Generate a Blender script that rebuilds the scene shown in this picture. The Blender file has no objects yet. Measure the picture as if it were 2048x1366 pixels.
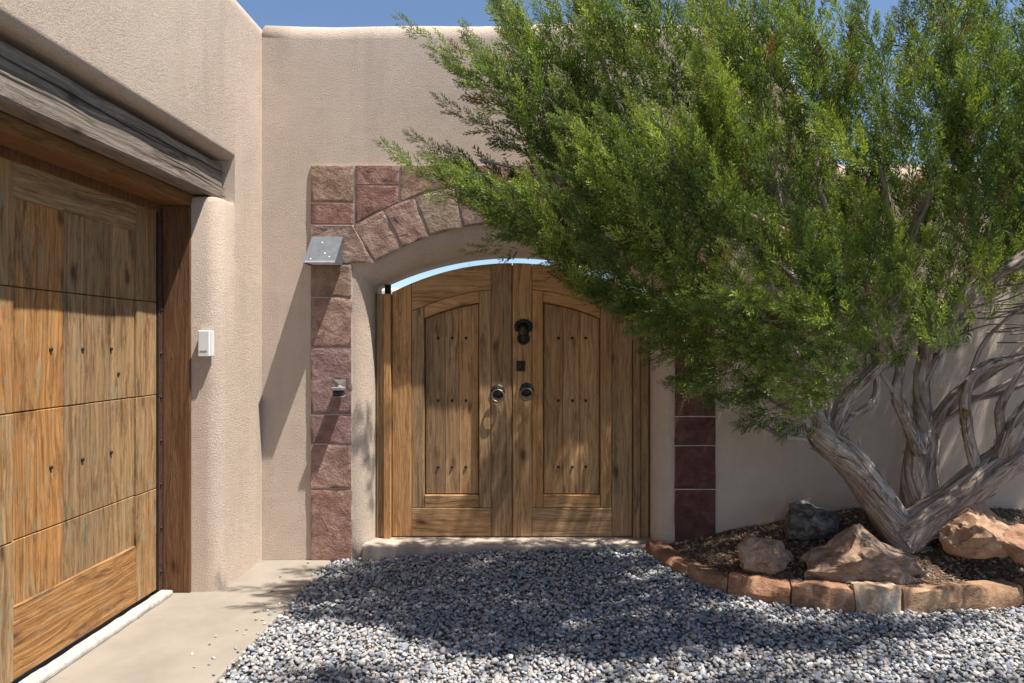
import bpy, bmesh, math, random
import numpy as np
from mathutils import Vector, Matrix, noise as mnoise
R = math.radians
random.seed(7); rng = np.random.default_rng(11)
scene = bpy.context.scene
COL = scene.collection

# ------------------------------------------------------------------ camera, sky, sun, exposure
F = 1365.33; CX, CY = 1076.0, 690.0; CAMZ = 1.43; D0 = 4.55
cam_d = bpy.data.cameras.new('camera'); cam = bpy.data.objects.new('camera', cam_d); COL.objects.link(cam)
cam.location = (0, -D0, CAMZ); cam.rotation_euler = (R(90), 0, 0)
cam_d.sensor_width = 36; cam_d.lens = 24.0
cam_d.shift_x = -(CX-1024)/2048; cam_d.shift_y = (CY-683)/2048
cam_d.clip_end = 2000; cam_d.clip_start = 0.05
scene.camera = cam
SUN = Vector((0.44, -0.185, 1.18)).normalized()
elev = math.asin(SUN.z)
world = bpy.data.worlds.new('World'); scene.world = world; world.use_nodes = True
wn = world.node_tree.nodes; wl = world.node_tree.links
bg = wn['Background']; sky = wn.new('ShaderNodeTexSky'); sky.sky_type = 'NISHITA'; sky.sun_disc = False
sky.sun_elevation = elev; sky.sun_rotation = math.atan2(SUN.x, SUN.y); sky.altitude = 1200; sky.dust_density = 0.0; sky.air_density = 1.1; sky.ozone_density = 2.3
wl.new(sky.outputs[0], bg.inputs[0]); bg.inputs[1].default_value = 0.078
sl = bpy.data.lights.new('sun', 'SUN'); sl.energy = 5.0; sl.angle = R(0.53); sl.color = (1.0, 0.95, 0.87)
so = bpy.data.objects.new('sun', sl); COL.objects.link(so); so.rotation_euler = SUN.to_track_quat('Z', 'Y').to_euler()
scene.view_settings.view_transform = 'Standard'; scene.view_settings.look = 'None'
scene.view_settings.exposure = 1.0; scene.view_settings.gamma = 1.0; scene.view_settings.use_curve_mapping = False

def P(px, py, Z):                      # a pixel of the photograph at distance Z from the camera plane
    return Vector(((px-CX)*Z/F, Z-D0, CAMZ-(py-CY)*Z/F))
def W(px, py): return (px-CX)/300.08, CAMZ-(py-CY)/300.08        # on the wall face (y = 0)

# ------------------------------------------------------------------ node helpers
def newmat(name):
    m = bpy.data.materials.new(name); m.use_nodes = True
    nt = m.node_tree; b = nt.nodes['Principled BSDF']
    b.inputs['Specular IOR Level'].default_value = 0.25; b.inputs['Roughness'].default_value = 0.85
    return m, nt, b
def N(nt, t, **kw):
    n = nt.nodes.new(t)
    for k, v in kw.items():
        if k.startswith('i_'): n.inputs[k[2:].replace('_', ' ')].default_value = v
        else: setattr(n, k, v)
    return n
def ramp(nt, stops, fac=None):
    r = nt.nodes.new('ShaderNodeValToRGB'); e = r.color_ramp.elements
    while len(e) < len(stops): e.new(0.5)
    for i, (p, c) in enumerate(stops):
        e[i].position = p; e[i].color = (*c, 1) if len(c) == 3 else c
    if fac is not None: nt.links.new(fac, r.inputs[0])
    return r
def g(v): return (v, v, v)
def mixc(nt, fac, a, b, mode='MIX'):
    m = nt.nodes.new('ShaderNodeMix'); m.data_type = 'RGBA'; m.blend_type = mode
    for s, v in ((m.inputs['Factor'], fac), (m.inputs['A'], a), (m.inputs['B'], b)):
        if isinstance(v, (int, float)): s.default_value = v
        elif isinstance(v, tuple): s.default_value = (*v, 1)
        else: nt.links.new(v, s)
    return m.outputs['Result']
def noise(nt, vec, scale, detail=4, rough=0.6, dist=0.0):
    n = N(nt, 'ShaderNodeTexNoise', i_Scale=scale, i_Detail=detail, i_Roughness=rough, i_Distortion=dist)
    nt.links.new(vec, n.inputs['Vector']); return n.outputs['Fac']
def bump(nt, b, h, strength=0.5, dist=0.01, prev=None):
    n = N(nt, 'ShaderNodeBump', i_Strength=strength, i_Distance=dist); nt.links.new(h, n.inputs['Height'])
    if prev is not None: nt.links.new(prev, n.inputs['Normal'])
    nt.links.new(n.outputs[0], b.inputs['Normal']); return n.outputs[0]
def objvec(nt, scale=(1, 1, 1), rnd=0.0):
    tc = N(nt, 'ShaderNodeTexCoord'); mp = N(nt, 'ShaderNodeMapping'); mp.inputs['Scale'].default_value = scale
    if rnd:
        oi = N(nt, 'ShaderNodeObjectInfo'); mu = N(nt, 'ShaderNodeVectorMath', operation='SCALE'); mu.inputs[0].default_value = (13.7, 7.3, 19.1)
        nt.links.new(oi.outputs['Random'], mu.inputs['Scale']); ad = N(nt, 'ShaderNodeVectorMath', operation='ADD')
        nt.links.new(tc.outputs['Object'], ad.inputs[0]); nt.links.new(mu.outputs[0], ad.inputs[1]); nt.links.new(ad.outputs[0], mp.inputs['Vector'])
    else: nt.links.new(tc.outputs['Object'], mp.inputs['Vector'])
    return mp.outputs[0]

# ------------------------------------------------------------------ materials
def stucco(name, col):
    m, nt, b = newmat(name); v = objvec(nt)
    big = noise(nt, v, 1.3, 5, 0.6, 0.4); mid = noise(nt, v, 9, 4); fine = noise(nt, v, 85, 4, 0.8); grit = noise(nt, v, 190, 3, 0.7)
    drip = noise(nt, objvec(nt, (5, 5, 0.5)), 1.0, 5, 0.65)
    c = ramp(nt, [(0.25, tuple(x*0.86 for x in col)), (0.5, col), (0.78, tuple(min(1, x*1.12) for x in col))], big).outputs[0]
    c = mixc(nt, 0.25, c, ramp(nt, [(0.3, tuple(x*0.8 for x in col)), (0.7, tuple(x*1.12 for x in col))], mid).outputs[0])
    c = mixc(nt, ramp(nt, [(0.52, g(0.0)), (0.75, g(0.45))], drip).outputs[0], c, tuple(x*0.72 for x in col))
    sp = ramp(nt, [(0.30, g(0.70)), (0.5, g(1.0)), (0.7, g(1.15))], grit).outputs[0]
    c = mixc(nt, 1.0, c, sp, 'MULTIPLY'); nt.links.new(c, b.inputs['Base Color']); b.inputs['Roughness'].default_value = 0.95
    b.inputs['Specular IOR Level'].default_value = 0.1
    p = bump(nt, b, big, 0.25, 0.06); p = bump(nt, b, mid, 0.12, 0.02, p); p = bump(nt, b, fine, 0.8, 0.011, p); bump(nt, b, grit, 0.9, 0.007, p)
    return m
def wood(name, cols, axis='Z', across='X', ring=0.5, patina=None, dark=0.35, grey=None, tintamt=1.0):
    """grain runs along `axis`; object colour carries each board's own random numbers"""
    m, nt, b = newmat(name); ge = N(nt, 'ShaderNodeNewGeometry'); oi = N(nt, 'ShaderNodeObjectInfo')
    off = N(nt, 'ShaderNodeVectorMath', operation='MULTIPLY'); off.inputs[1].default_value = (17.3, 23.9, 11.7); nt.links.new(oi.outputs['Color'], off.inputs[0])
    ad = N(nt, 'ShaderNodeVectorMath', operation='ADD'); nt.links.new(ge.outputs['Position'], ad.inputs[0]); nt.links.new(off.outputs[0], ad.inputs[1])
    ai = 'XYZ'.index(axis)
    def sc(al, ac): q = [ac, ac, ac]; q[ai] = al; return tuple(q)
    def mp(vec, al, ac):
        k = N(nt, 'ShaderNodeMapping'); k.inputs['Scale'].default_value = sc(al, ac); nt.links.new(vec, k.inputs[0]); return k.outputs[0]
    wn_ = N(nt, 'ShaderNodeTexNoise', i_Scale=1.0, i_Detail=2.0, i_Roughness=0.5); nt.links.new(mp(ad.outputs[0], 1.6, 7), wn_.inputs['Vector'])
    sub = N(nt, 'ShaderNodeVectorMath', operation='SUBTRACT'); nt.links.new(wn_.outputs['Color'], sub.inputs[0]); sub.inputs[1].default_value = (.5, .5, .5)
    sl_ = N(nt, 'ShaderNodeVectorMath', operation='MULTIPLY'); nt.links.new(sub.outputs[0], sl_.inputs[0]); sl_.inputs[1].default_value = sc(0.0, 0.11)
    wp = N(nt, 'ShaderNodeVectorMath', operation='ADD'); nt.links.new(ad.outputs[0], wp.inputs[0]); nt.links.new(sl_.outputs[0], wp.inputs[1]); wv_ = wp.outputs[0]
    lines = noise(nt, mp(wv_, 0.7, 55), 1.0, 5, 0.65); fib = noise(nt, mp(wv_, 6, 300), 1.0, 3, 0.7); broad = noise(nt, mp(ad.outputs[0], 0.8, 6), 1.0, 5, 0.6); stain = noise(nt, mp(wv_, 3.2, 30), 1.0, 7, 0.72)
    wv = N(nt, 'ShaderNodeTexWave', i_Scale=14.0, i_Distortion=1.2, i_Detail=2.0); wv.wave_type = 'BANDS'; wv.bands_direction = across; wv.wave_profile = 'SAW'; nt.links.new(mp(wv_, 0.25, 1.0), wv.inputs['Vector'])
    c = ramp(nt, [(0.25, cols[0]), (0.43, cols[1]), (0.58, cols[2]), (0.78, cols[3])], lines).outputs[0]
    bc = ramp(nt, [(0.28, cols[1]), (0.5, cols[2]), (0.72, cols[3])], broad).outputs[0]; c = mixc(nt, 0.28, c, bc)
    sx = N(nt, 'ShaderNodeSeparateColor'); nt.links.new(oi.outputs['Color'], sx.inputs[0])
    if grey:
        gm = N(nt, 'ShaderNodeMath', operation='ADD'); nt.links.new(broad, gm.inputs[0]); nt.links.new(sx.outputs[1], gm.inputs[1])
        gr = ramp(nt, [(0.3, tuple(x*0.45 for x in grey)), (0.55, grey), (0.8, tuple(x*1.35 for x in grey))], lines).outputs[0]
        c = mixc(nt, ramp(nt, [(0.80, g(0.0)), (1.30, g(0.75))], gm.outputs[0]).outputs[0], c, gr)
    if patina: c = mixc(nt, ramp(nt, [(0.33, g(0.75)), (0.45, g(0.0))], noise(nt, mp(ad.outputs[0], 2.2, 9), 1.0, 6, 0.7)).outputs[0], c, tuple(x*1.1 for x in cols[0]))
    rg = ramp(nt, [(0.0, g(0.45)), (0.18, g(0.85)), (0.5, g(1.05)), (1.0, g(1.08))], wv.outputs[0]).outputs[0]
    rm = N(nt, 'ShaderNodeMath', operation='MULTIPLY'); rm.inputs[1].default_value = ring; nt.links.new(ramp(nt, [(0.42, g(0.15)), (0.6, g(1))], broad).outputs[0], rm.inputs[0]); c = mixc(nt, rm.outputs[0], c, rg, 'MULTIPLY')
    c = mixc(nt, 1.0, c, ramp(nt, [(0.28, g(1-dark)), (0.5, g(1.0)), (0.75, g(1.14))], fib).outputs[0], 'MULTIPLY')
    c = mixc(nt, ramp(nt, [(0.52, g(0.0)), (0.66, g(0.72))], stain).outputs[0], c, tuple(x*0.9 for x in cols[0]))
    vo = N(nt, 'ShaderNodeTexVoronoi', i_Scale=1.0); nt.links.new(mp(wv_, 2.6, 6.5), vo.inputs['Vector'])
    c = mixc(nt, ramp(nt, [(0.06, g(0.9)), (0.13, g(0.25)), (0.20, g(0.0))], vo.outputs['Distance']).outputs[0], c, tuple(x*0.7 for x in cols[0]))
    if patina:
        n5 = noise(nt, mp(wv_, 5.0, 24), 1.0, 7, 0.78); pm = ramp(nt, [(0.54, g(0.0)), (0.60, g(patina[1]))], n5).outputs[0]; c = mixc(nt, pm, c, patina[0])
    tint = ramp(nt, [(0.0, (0.72, 0.70, 0.70)), (0.5, (1, 1, 1)), (1.0, (1.22, 1.12, 0.98))], sx.outputs[0]).outputs[0]
    c = mixc(nt, tintamt, c, tint, 'MULTIPLY'); nt.links.new(c, b.inputs['Base Color']); b.inputs['Roughness'].default_value = 0.8
    p = bump(nt, b, fib, 0.35, 0.003); p = bump(nt, b, lines, 0.7, 0.007, p); bump(nt, b, stain, 0.4, 0.004, p)
    return m
def rock(name, c1, c2, c3, scale=9, bs=0.6, rnd=1, fine=70, lich=None):
    m, nt, b = newmat(name); v = objvec(nt, (1, 1, 1), rnd)
    a = noise(nt, v, scale, 7, 0.65, 0.6); f = noise(nt, v, fine, 5, 0.7); 
    c = ramp(nt, [(0.3, c1), (0.5, c2), (0.7, c3)], a).outputs[0]
    c = mixc(nt, 0.75, c, ramp(nt, [(0.25, g(0.55)), (0.5, g(1.0)), (0.75, g(1.3))], f).outputs[0], 'MULTIPLY')
    if lich:
        l = noise(nt, v, 17, 7, 0.75); c = mixc(nt, ramp(nt, [(0.44, g(0)), (0.60, g(0.9))], l).outputs[0], c, lich)
    if rnd:
        oi = N(nt, 'ShaderNodeObjectInfo'); c = mixc(nt, 0.8, c, ramp(nt, [(0, (0.74, 0.72, 0.76)), (0.3, (1.08, 0.88, 0.80)), (0.6, (1.0, 0.94, 0.92)), (1, (1.12, 1.16, 1.08))], oi.outputs['Random']).outputs[0], 'MULTIPLY')
    nt.links.new(c, b.inputs['Base Color']); p = bump(nt, b, a, bs, 0.03); bump(nt, b, f, bs, 0.008, p); return m
def plain(name, col, rough=0.6, metal=0.0, mottle=0.15, scale=30, spec=0.3, bs=0.1):
    m, nt, b = newmat(name); v = objvec(nt); a = noise(nt, v, scale, 5, 0.6)
    c = ramp(nt, [(0.3, tuple(x*(1-mottle) for x in col)), (0.7, tuple(min(1, x*(1+mottle)) for x in col))], a).outputs[0]
    nt.links.new(c, b.inputs['Base Color']); b.inputs['Roughness'].default_value = rough; b.inputs['Metallic'].default_value = metal
    b.inputs['Specular IOR Level'].default_value = spec; bump(nt, b, a, bs, 0.003); return m
def attrmat(name, rough=0.75, spec=0.3, fine=0, transl=0.0, bs=0.3, mott=0.35):
    m, nt, b = newmat(name); at = N(nt, 'ShaderNodeAttribute', attribute_name='Col'); c = at.outputs['Color']
    if fine:
        v = objvec(nt); f = noise(nt, v, fine, 4, 0.65); c = mixc(nt, 1.0, c, ramp(nt, [(0.3, g(1-mott)), (0.7, g(1+mott*0.6))], f).outputs[0], 'MULTIPLY'); bump(nt, b, f, bs, 0.004)
    nt.links.new(c, b.inputs['Base Color']); b.inputs['Roughness'].default_value = rough; b.inputs['Specular IOR Level'].default_value = spec
    if transl:
        tr = N(nt, 'ShaderNodeBsdfTranslucent'); nt.links.new(mixc(nt, 1.0, c, (1.25, 1.3, 0.5), 'MULTIPLY'), tr.inputs['Color']); mx = N(nt, 'ShaderNodeMixShader'); mx.inputs[0].default_value = transl
        nt.links.new(b.outputs[0], mx.inputs[1]); nt.links.new(tr.outputs[0], mx.inputs[2]); nt.links.new(mx.outputs[0], nt.nodes['Material Output'].inputs[0])
    return m
M = {}
M['stucco'] = stucco('stucco', (0.625, 0.505, 0.410))
M['stucco_pale'] = stucco('stucco_pale', (0.62, 0.55, 0.47))
GW = [(0.13, 0.064, 0.028), (0.32, 0.172, 0.075), (0.45, 0.268, 0.125), (0.55, 0.375, 0.200)]
M['gate_v'] = wood('gate_wood_upright', GW, 'Z', 'X', 0.35, None, 0.4, (0.39, 0.255, 0.14)); M['gate_h'] = wood('gate_wood_level', GW, 'X', 'Z', 0.35, None, 0.4, (0.37, 0.24, 0.13))
DW = [(0.085, 0.040, 0.017), (0.27, 0.118, 0.036), (0.40, 0.205, 0.074), (0.46, 0.295, 0.145)]
M['door_v'] = wood('door_wood_upright', DW, 'Z', 'Y', 0.8, ((0.24, 0.235, 0.155), 0.6), 0.45, (0.34, 0.225, 0.12))
M['door_h'] = wood('door_wood_level', DW, 'Y', 'Z', 0.7, ((0.25, 0.25, 0.18), 0.25), 0.45, (0.33, 0.23, 0.125))
M['beam'] = wood('beam_wood', [(0.07, 0.052, 0.040), (0.175, 0.140, 0.110), (0.27, 0.222, 0.178), (0.38, 0.325, 0.27)], 'Y', 'Z', 0.5, None, 0.4, None, 0.0)
M['jamb'] = wood('jamb_wood', [(0.06, 0.026, 0.012), (0.115, 0.052, 0.024), (0.165, 0.080, 0.037), (0.22, 0.12, 0.06)], 'Z', 'X', 0.2, None, 0.4, None, 0.3)
M['head'] = wood('head_wood', [(0.10, 0.045, 0.016), (0.19, 0.088, 0.030), (0.25, 0.125, 0.045), (0.30, 0.165, 0.07)], 'Y', 'X', 0.2, None, 0.4, None, 0.3)
M['stone'] = rock('cut_stone_rose', (0.20, 0.120, 0.098), (0.31, 0.205, 0.168), (0.40, 0.295, 0.245), 11, 0.9, 1, 70)
M['stone_tan'] = rock('cut_stone_tan', (0.19, 0.135, 0.098), (0.30, 0.225, 0.170), (0.40, 0.32, 0.25), 11, 0.9, 1, 70)
M['stone_red'] = rock('cut_stone_red', (0.19, 0.098, 0.078), (0.29, 0.165, 0.132), (0.37, 0.245, 0.20), 11, 0.9, 1, 70)
M['stone_purple'] = rock('cut_stone_purple', (0.16, 0.093, 0.088), (0.25, 0.160, 0.150), (0.34, 0.245, 0.228), 11, 0.9, 1, 70)
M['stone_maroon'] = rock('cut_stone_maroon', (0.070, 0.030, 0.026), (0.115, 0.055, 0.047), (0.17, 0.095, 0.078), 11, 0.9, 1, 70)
M['mortar'] = plain('mortar', (0.52, 0.46, 0.42), 0.95, 0, 0.2, 90, 0.1, 0.6)
M['boulder'] = rock('boulder_rock', (0.20, 0.125, 0.085), (0.34, 0.235, 0.16), (0.44, 0.35, 0.27), 6, 0.7, 1, 45)
M['boulder_red'] = rock('boulder_rock_red', (0.19, 0.105, 0.07), (0.32, 0.19, 0.125), (0.42, 0.29, 0.20), 6, 0.7, 1, 45)
M['boulder_dark'] = rock('boulder_rock_lichen', (0.09, 0.08, 0.07), (0.17, 0.15, 0.13), (0.28, 0.25, 0.22), 8, 0.9, 0, 45, (0.022, 0.020, 0.017))
M['edge'] = rock('edging_rock', (0.14, 0.075, 0.045), (0.27, 0.155, 0.095), (0.38, 0.25, 0.165), 6, 0.8, 1, 50)
M['edge_pale'] = rock('edging_rock_pale', (0.30, 0.17, 0.09), (0.42, 0.30, 0.20), (0.50, 0.43, 0.35), 7, 0.7, 0, 50)
M['concrete'] = plain('concrete', (0.245, 0.213, 0.175), 0.9, 0, 0.13, 4, 0.15, 0.1)
M['sill_white'] = plain('white_sill', (0.40, 0.37, 0.33), 0.9, 0, 0.3, 40, 0.15, 0.6)
M['threshold'] = plain('threshold_concrete', (0.36, 0.30, 0.25), 0.9, 0, 0.2, 14, 0.15, 0.4)
M['galv'] = plain('galvanised_metal', (0.13, 0.14, 0.155), 0.5, 0.35, 0.2, 22, 0.5, 0.05)
M['diffuser'] = plain('white_diffuser', (0.75, 0.73, 0.68), 0.5, 0, 0.03)
M['iron'] = plain('dark_iron', (0.030, 0.024, 0.020), 0.55, 0.6, 0.4, 60, 0.5, 0.4)
M['ring_iron'] = plain('worn_iron', (0.16, 0.145, 0.13), 0.4, 0.8, 0.3, 60, 0.5, 0.2)
M['bronze'] = plain('dark_bronze', (0.085, 0.062, 0.042), 0.45, 0.7, 0.3, 60, 0.5, 0.3)
M['steel_brown'] = plain('brown_steel', (0.085, 0.043, 0.030), 0.55, 0.2, 0.3, 30, 0.4, 0.2)
M['rubber'] = plain('black_rubber', (0.018, 0.016, 0.015), 0.7, 0, 0.2)
M['white_plastic'] = plain('white_plastic', (0.72, 0.71, 0.69), 0.45, 0, 0.03, 10, 0.4, 0.0)
M['slot'] = plain('grey_slot', (0.16, 0.16, 0.16), 0.5)
M['sensor_grey'] = plain('sensor_grey', (0.22, 0.21, 0.195), 0.5, 0.2, 0.1)
M['sensor_lens'] = plain('sensor_lens', (0.015, 0.022, 0.038), 0.15, 0, 0.1, 10, 0.6, 0.0)
M['soil'] = rock('garden_soil', (0.06, 0.037, 0.022), (0.115, 0.072, 0.045), (0.20, 0.14, 0.095), 22, 1.0, 0, 160)
M['ground'] = rock('ground_gravel', (0.09, 0.085, 0.08), (0.17, 0.16, 0.15), (0.26, 0.25, 0.235), 60, 1.0, 0, 150)
M['pebble'] = attrmat('pebbles', 0.75, 0.25, 120, 0, 0.25, 0.25)
M['foliage'] = attrmat('foliage', 0.5, 0.4, 0, 0.34)
M['berry'] = plain('berries', (0.16, 0.20, 0.27), 0.7)
M['litter'] = attrmat('litter', 0.9, 0.1)
M['leaf'] = plain('dry_leaf', (0.16, 0.055, 0.03), 0.7)
def barkmat():
    m, nt, b = newmat('bark'); uv = N(nt, 'ShaderNodeUVMap'); uv.uv_map = 'UVMap'
    def mp(sx, sy):
        k = N(nt, 'ShaderNodeMapping'); k.inputs['Scale'].default_value = (sx, sy, 1); nt.links.new(uv.outputs[0], k.inputs[0]); return k.outputs[0]
    a = noise(nt, mp(55, 5), 1, 6, 0.65, 0.7); f = noise(nt, mp(190, 16), 1, 4, 0.7); l = noise(nt, mp(6, 3), 1, 4)
    c = ramp(nt, [(0.32, (0.07, 0.045, 0.035)), (0.43, (0.28, 0.21, 0.17)), (0.56, (0.48, 0.40, 0.345)), (0.76, (0.62, 0.55, 0.50))], a).outputs[0]
    c = mixc(nt, ramp(nt, [(0.5, g(0)), (0.7, g(0.75))], l).outputs[0], c, (0.21, 0.11, 0.06))
    c = mixc(nt, 0.8, c, ramp(nt, [(0.3, g(0.55)), (0.6, g(1.1))], f).outputs[0], 'MULTIPLY'); nt.links.new(c, b.inputs['Base Color']); b.inputs['Roughness'].default_value = 0.95
    p = bump(nt, b, a, 0.9, 0.02); bump(nt, b, f, 0.6, 0.006, p); return m
M['bark'] = barkmat()

# ------------------------------------------------------------------ object helpers
def link(name, me, mat, parent=None, loc=(0, 0, 0), smooth=False):
    o = bpy.data.objects.new(name, me); COL.objects.link(o); o.location = loc
    if mat is not None and not me.materials: me.materials.append(M[mat] if isinstance(mat, str) else mat)
    if parent: o.parent = parent
    o.color = (random.random(), random.random(), random.random(), 1)
    if smooth: me.polygons.foreach_set('use_smooth', [True]*len(me.polygons))
    return o
def mesh(name, verts, faces):
    me = bpy.data.meshes.new(name); me.from_pydata([tuple(v) for v in verts], [], faces); me.update()
    bm = bmesh.new(); bm.from_mesh(me); bmesh.ops.recalc_face_normals(bm, faces=bm.faces); bm.to_mesh(me); bm.free(); return me
def smooth_small(me, lim=40):
    me.polygons.foreach_set('use_smooth', [True]*len(me.polygons))
    bm = bmesh.new(); bm.from_mesh(me)
    for e in bm.edges: e.smooth = not (len(e.link_faces) == 2 and e.calc_face_angle(0) > R(lim))
    bm.to_mesh(me); bm.free()
def tag(o, label, cat, group=None, kind=None):
    o['label'] = label; o['category'] = cat
    if group: o['group'] = group
    if kind: o['kind'] = kind
    return o
def struct(o): o['kind'] = 'structure'; return o
def empty(name, loc=(0, 0, 0)):
    o = bpy.data.objects.new(name, None); COL.objects.link(o); o.location = loc; o.empty_display_size = 0.1; return o
def box_mesh(name, sx, sy, sz, bev=0.004, seg=1):
    bm = bmesh.new(); bmesh.ops.create_cube(bm, size=1); bmesh.ops.scale(bm, vec=(sx, sy, sz), verts=bm.verts)
    if bev: bmesh.ops.bevel(bm, geom=bm.edges[:], offset=min(bev, 0.45*min(sx, sy, sz)), segments=seg, affect='EDGES', profile=0.5)
    me = bpy.data.meshes.new(name); bm.to_mesh(me); bm.free(); return me
def board(name, x0, x1, y0, y1, z0, z1, mat, parent=None, bev=0.004, seg=1):
    c = Vector(((x0+x1)/2, (y0+y1)/2, (z0+z1)/2)); base = parent.location if parent else Vector()
    return link(name, box_mesh(name, abs(x1-x0), abs(y1-y0), abs(z1-z0), bev, seg), mat, parent, c-base)
def prism_xz(name, pts, y0, y1, mat, parent=None, bev=0.003):
    """outline in x,z (world), from y0 (front) to y1 (back); origin at its centre"""
    base = parent.location if parent else Vector()
    cx = sum(p[0] for p in pts)/len(pts); cz = sum(p[1] for p in pts)/len(pts); cy = (y0+y1)/2; n = len(pts)
    v = [(p[0]-cx, y0-cy, p[1]-cz) for p in pts]+[(p[0]-cx, y1-cy, p[1]-cz) for p in pts]
    f = [tuple(range(n)), tuple(range(2*n-1, n-1, -1))]+[(i, (i+1) % n, n+(i+1) % n, n+i) for i in range(n)]
    me = mesh(name, v, f)
    if bev:
        bm = bmesh.new(); bm.from_mesh(me); fr = [e for e in bm.edges if all(abs(q.co.y-(y0-cy)) < 1e-6 for q in e.verts)]
        bmesh.ops.bevel(bm, geom=fr, offset=bev, segments=1, affect='EDGES'); bm.to_mesh(me); bm.free()
    return link(name, me, mat, parent, Vector((cx, cy, cz))-base)
def sweep(name, sections, closed=True):
    n = len(sections[0]); v = [p for s in sections for p in s]; f = []
    for i in range(len(sections)-1):
        for j in range(n if closed else n-1):
            a, b = i*n+j, i*n+(j+1) % n; f.append((a, b, b+n, a+n))
    return v, f
def wob(me, amp, scale, seed=0):
    for v in me.vertices:
        d = mnoise.noise_vector(v.co*scale+Vector((seed, seed*1.7, seed*0.3))); v.co += d*amp
    me.update()

# ------------------------------------------------------------------ ground, slab, gravel bed, garden bed
GC0 = -0.17
def sstep(t): t = np.clip(t, 0, 1); return t*t*(3-2*t)
def zg(x, y): return -0.012+0.055*np.exp(-((np.asarray(x)-GC0)/0.95)**4)*np.exp(-(np.asarray(y)/0.5)**2)+0.06*sstep((np.asarray(x)+1.0)/1.7)*np.exp(-(np.asarray(y)/0.55)**2)
EDGE = [(0.735, -0.03), (0.80, -0.20), (0.90, -0.37), (1.09, -0.60), (1.38, -0.76), (1.70, -0.85), (1.97, -0.85), (2.33, -0.82), (2.69, -0.77), (3.05, -0.70), (3.9, -0.55), (5.5, -0.4)]
EX = np.array([p[0] for p in EDGE]); EY = np.array([p[1] for p in EDGE])
def bed_u(x, y): return sstep((np.asarray(y)-np.interp(x, EX, EY)-0.05)/0.7)     # 0 at the edging, 1 well inside
def zs(x, y):
    u = bed_u(x, y); x = np.asarray(x); return 0.085+0.06*u+0.20*np.clip((x-1.0)/1.1, 0, 1)*u
def in_bed(x, y): return (x > 0.74) & (y > np.interp(x, EX, EY)+0.03)
def grid_obj(name, xs, ys, fz, mat):
    v = [(x, y, float(fz(x, y))) for y in ys for x in xs]; n = len(xs)
    f = [(j*n+i, j*n+i+1, (j+1)*n+i+1, (j+1)*n+i) for j in range(len(ys)-1) for i in range(n-1)]
    return link(name, mesh(name, v, f), mat, smooth=True)
gnd = grid_obj('ground', [-400, -60, -12, -4, 0, 4, 12, 60, 400], [-400, -60, -12, -5, 0, 5, 12, 60, 400], lambda x, y: -0.06, 'ground'); struct(gnd)
gb = grid_obj('gravel_bed', np.linspace(-1.42, 5.5, 70), np.linspace(-7, 0.0, 70), lambda x, y: zg(x, y)-0.012, 'ground'); struct(gb)
nx = np.linspace(0.76, 5.4, 90)
v = []; f = []; rows = 26
for i, x in enumerate(nx):
    y0 = float(np.interp(x, EX, EY))+0.03
    for j in range(rows):
        y = y0+(0.0-y0)*j/(rows-1); v.append((x, y, float(zs(x, y))+0.012*mnoise.noise(Vector((x*9, y*9, 0)))))
f = [(i*rows+j, (i+1)*rows+j, (i+1)*rows+j+1, i*rows+j+1) for i in range(len(nx)-1) for j in range(rows-1)]
struct(link('garden_bed', mesh('garden_bed', v, f), 'soil', smooth=True))
sb = board('concrete_slab', -2.9, -1.375, -7.0, -0.001, -0.10, 0.0, 'concrete', None, 0.012, 2); struct(sb)

# ------------------------------------------------------------------ courtyard wall with arched opening
GC = W(1024, 0)[0]                                       # centre line of the gate
HWI, HWO = 0.945, 1.065                                  # half widths: inside the reveal / where the bullnose leaves the face
SPR_I, TOP_I = 1.83, 2.05; SPR_O, TOP_O = 1.97, 2.235
def arch_pts(hw, spr, top, n=28):
    r = (hw*hw+(top-spr)**2)/(2*(top-spr)); cz = top-r; a = math.asin(hw/r)
    return [(GC-r*math.sin(a*(1-2*i/n)), cz+r*math.cos(a*(1-2*i/n))) for i in range(n+1)]
front = []; sil = []
def add(fx, fz, sx=None, sz=None): front.append((fx, fz)); sil.append((fx if sx is None else sx, fz if sz is None else sz))
TOPZ = 3.61; RT = 0.13; XL, XR = -1.84, 6.0
add(XL, -0.2)
for k in range(6):                                       # left side of the opening
    t = k/6; add(GC-HWO, -0.2+(SPR_O+0.2)*t, GC-HWI, -0.2+(SPR_I+0.2)*t)
for (o, i) in zip(arch_pts(HWO, SPR_O, TOP_O), arch_pts(HWI, SPR_I, TOP_I)): add(o[0], o[1], i[0], i[1])
for k in range(5, -1, -1):
    t = k/6; add(GC+HWO, -0.2+(SPR_O+0.2)*t, GC+HWI, -0.2+(SPR_I+0.2)*t)
add(XR, -0.2)
LOWZ = 2.66
add(XR, LOWZ-RT, XR, LOWZ)
for k in range(0, 9):                                    # step down of the parapet, a soft curve
    t = k/8; s = t*t*(3-2*t); x = 2.05-0.55*t; z = LOWZ+(TOPZ-LOWZ)*s; add(x-0.04, z-RT, x, z)
for k in range(1, 15):
    x = 1.5+(XL-1.5)*k/14; w = 0.012*math.sin(x*2.1+0.6)+0.007*math.sin(x*5.3); w *= 0 if k == 14 else 1; add(x, TOPZ-RT+w, x, TOPZ+w)
n = len(front); secs = []
NB = 9
for k in range(NB+1):
    a = math.pi/2*k/NB; s, c = math.sin(a), 1-math.cos(a)
    secs.append([(f0[0]+(s0[0]-f0[0])*s*1.0, 0.135*c, f0[1]+(s0[1]-f0[1])*s) for f0, s0 in zip(front, sil)])
secs.append([(s0[0], 0.34, s0[1]) for s0 in sil])
v, f = sweep('w', secs); f.append(tuple(range(n))); f.append(tuple(range(len(v)-1, len(v)-n-1, -1)))
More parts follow.
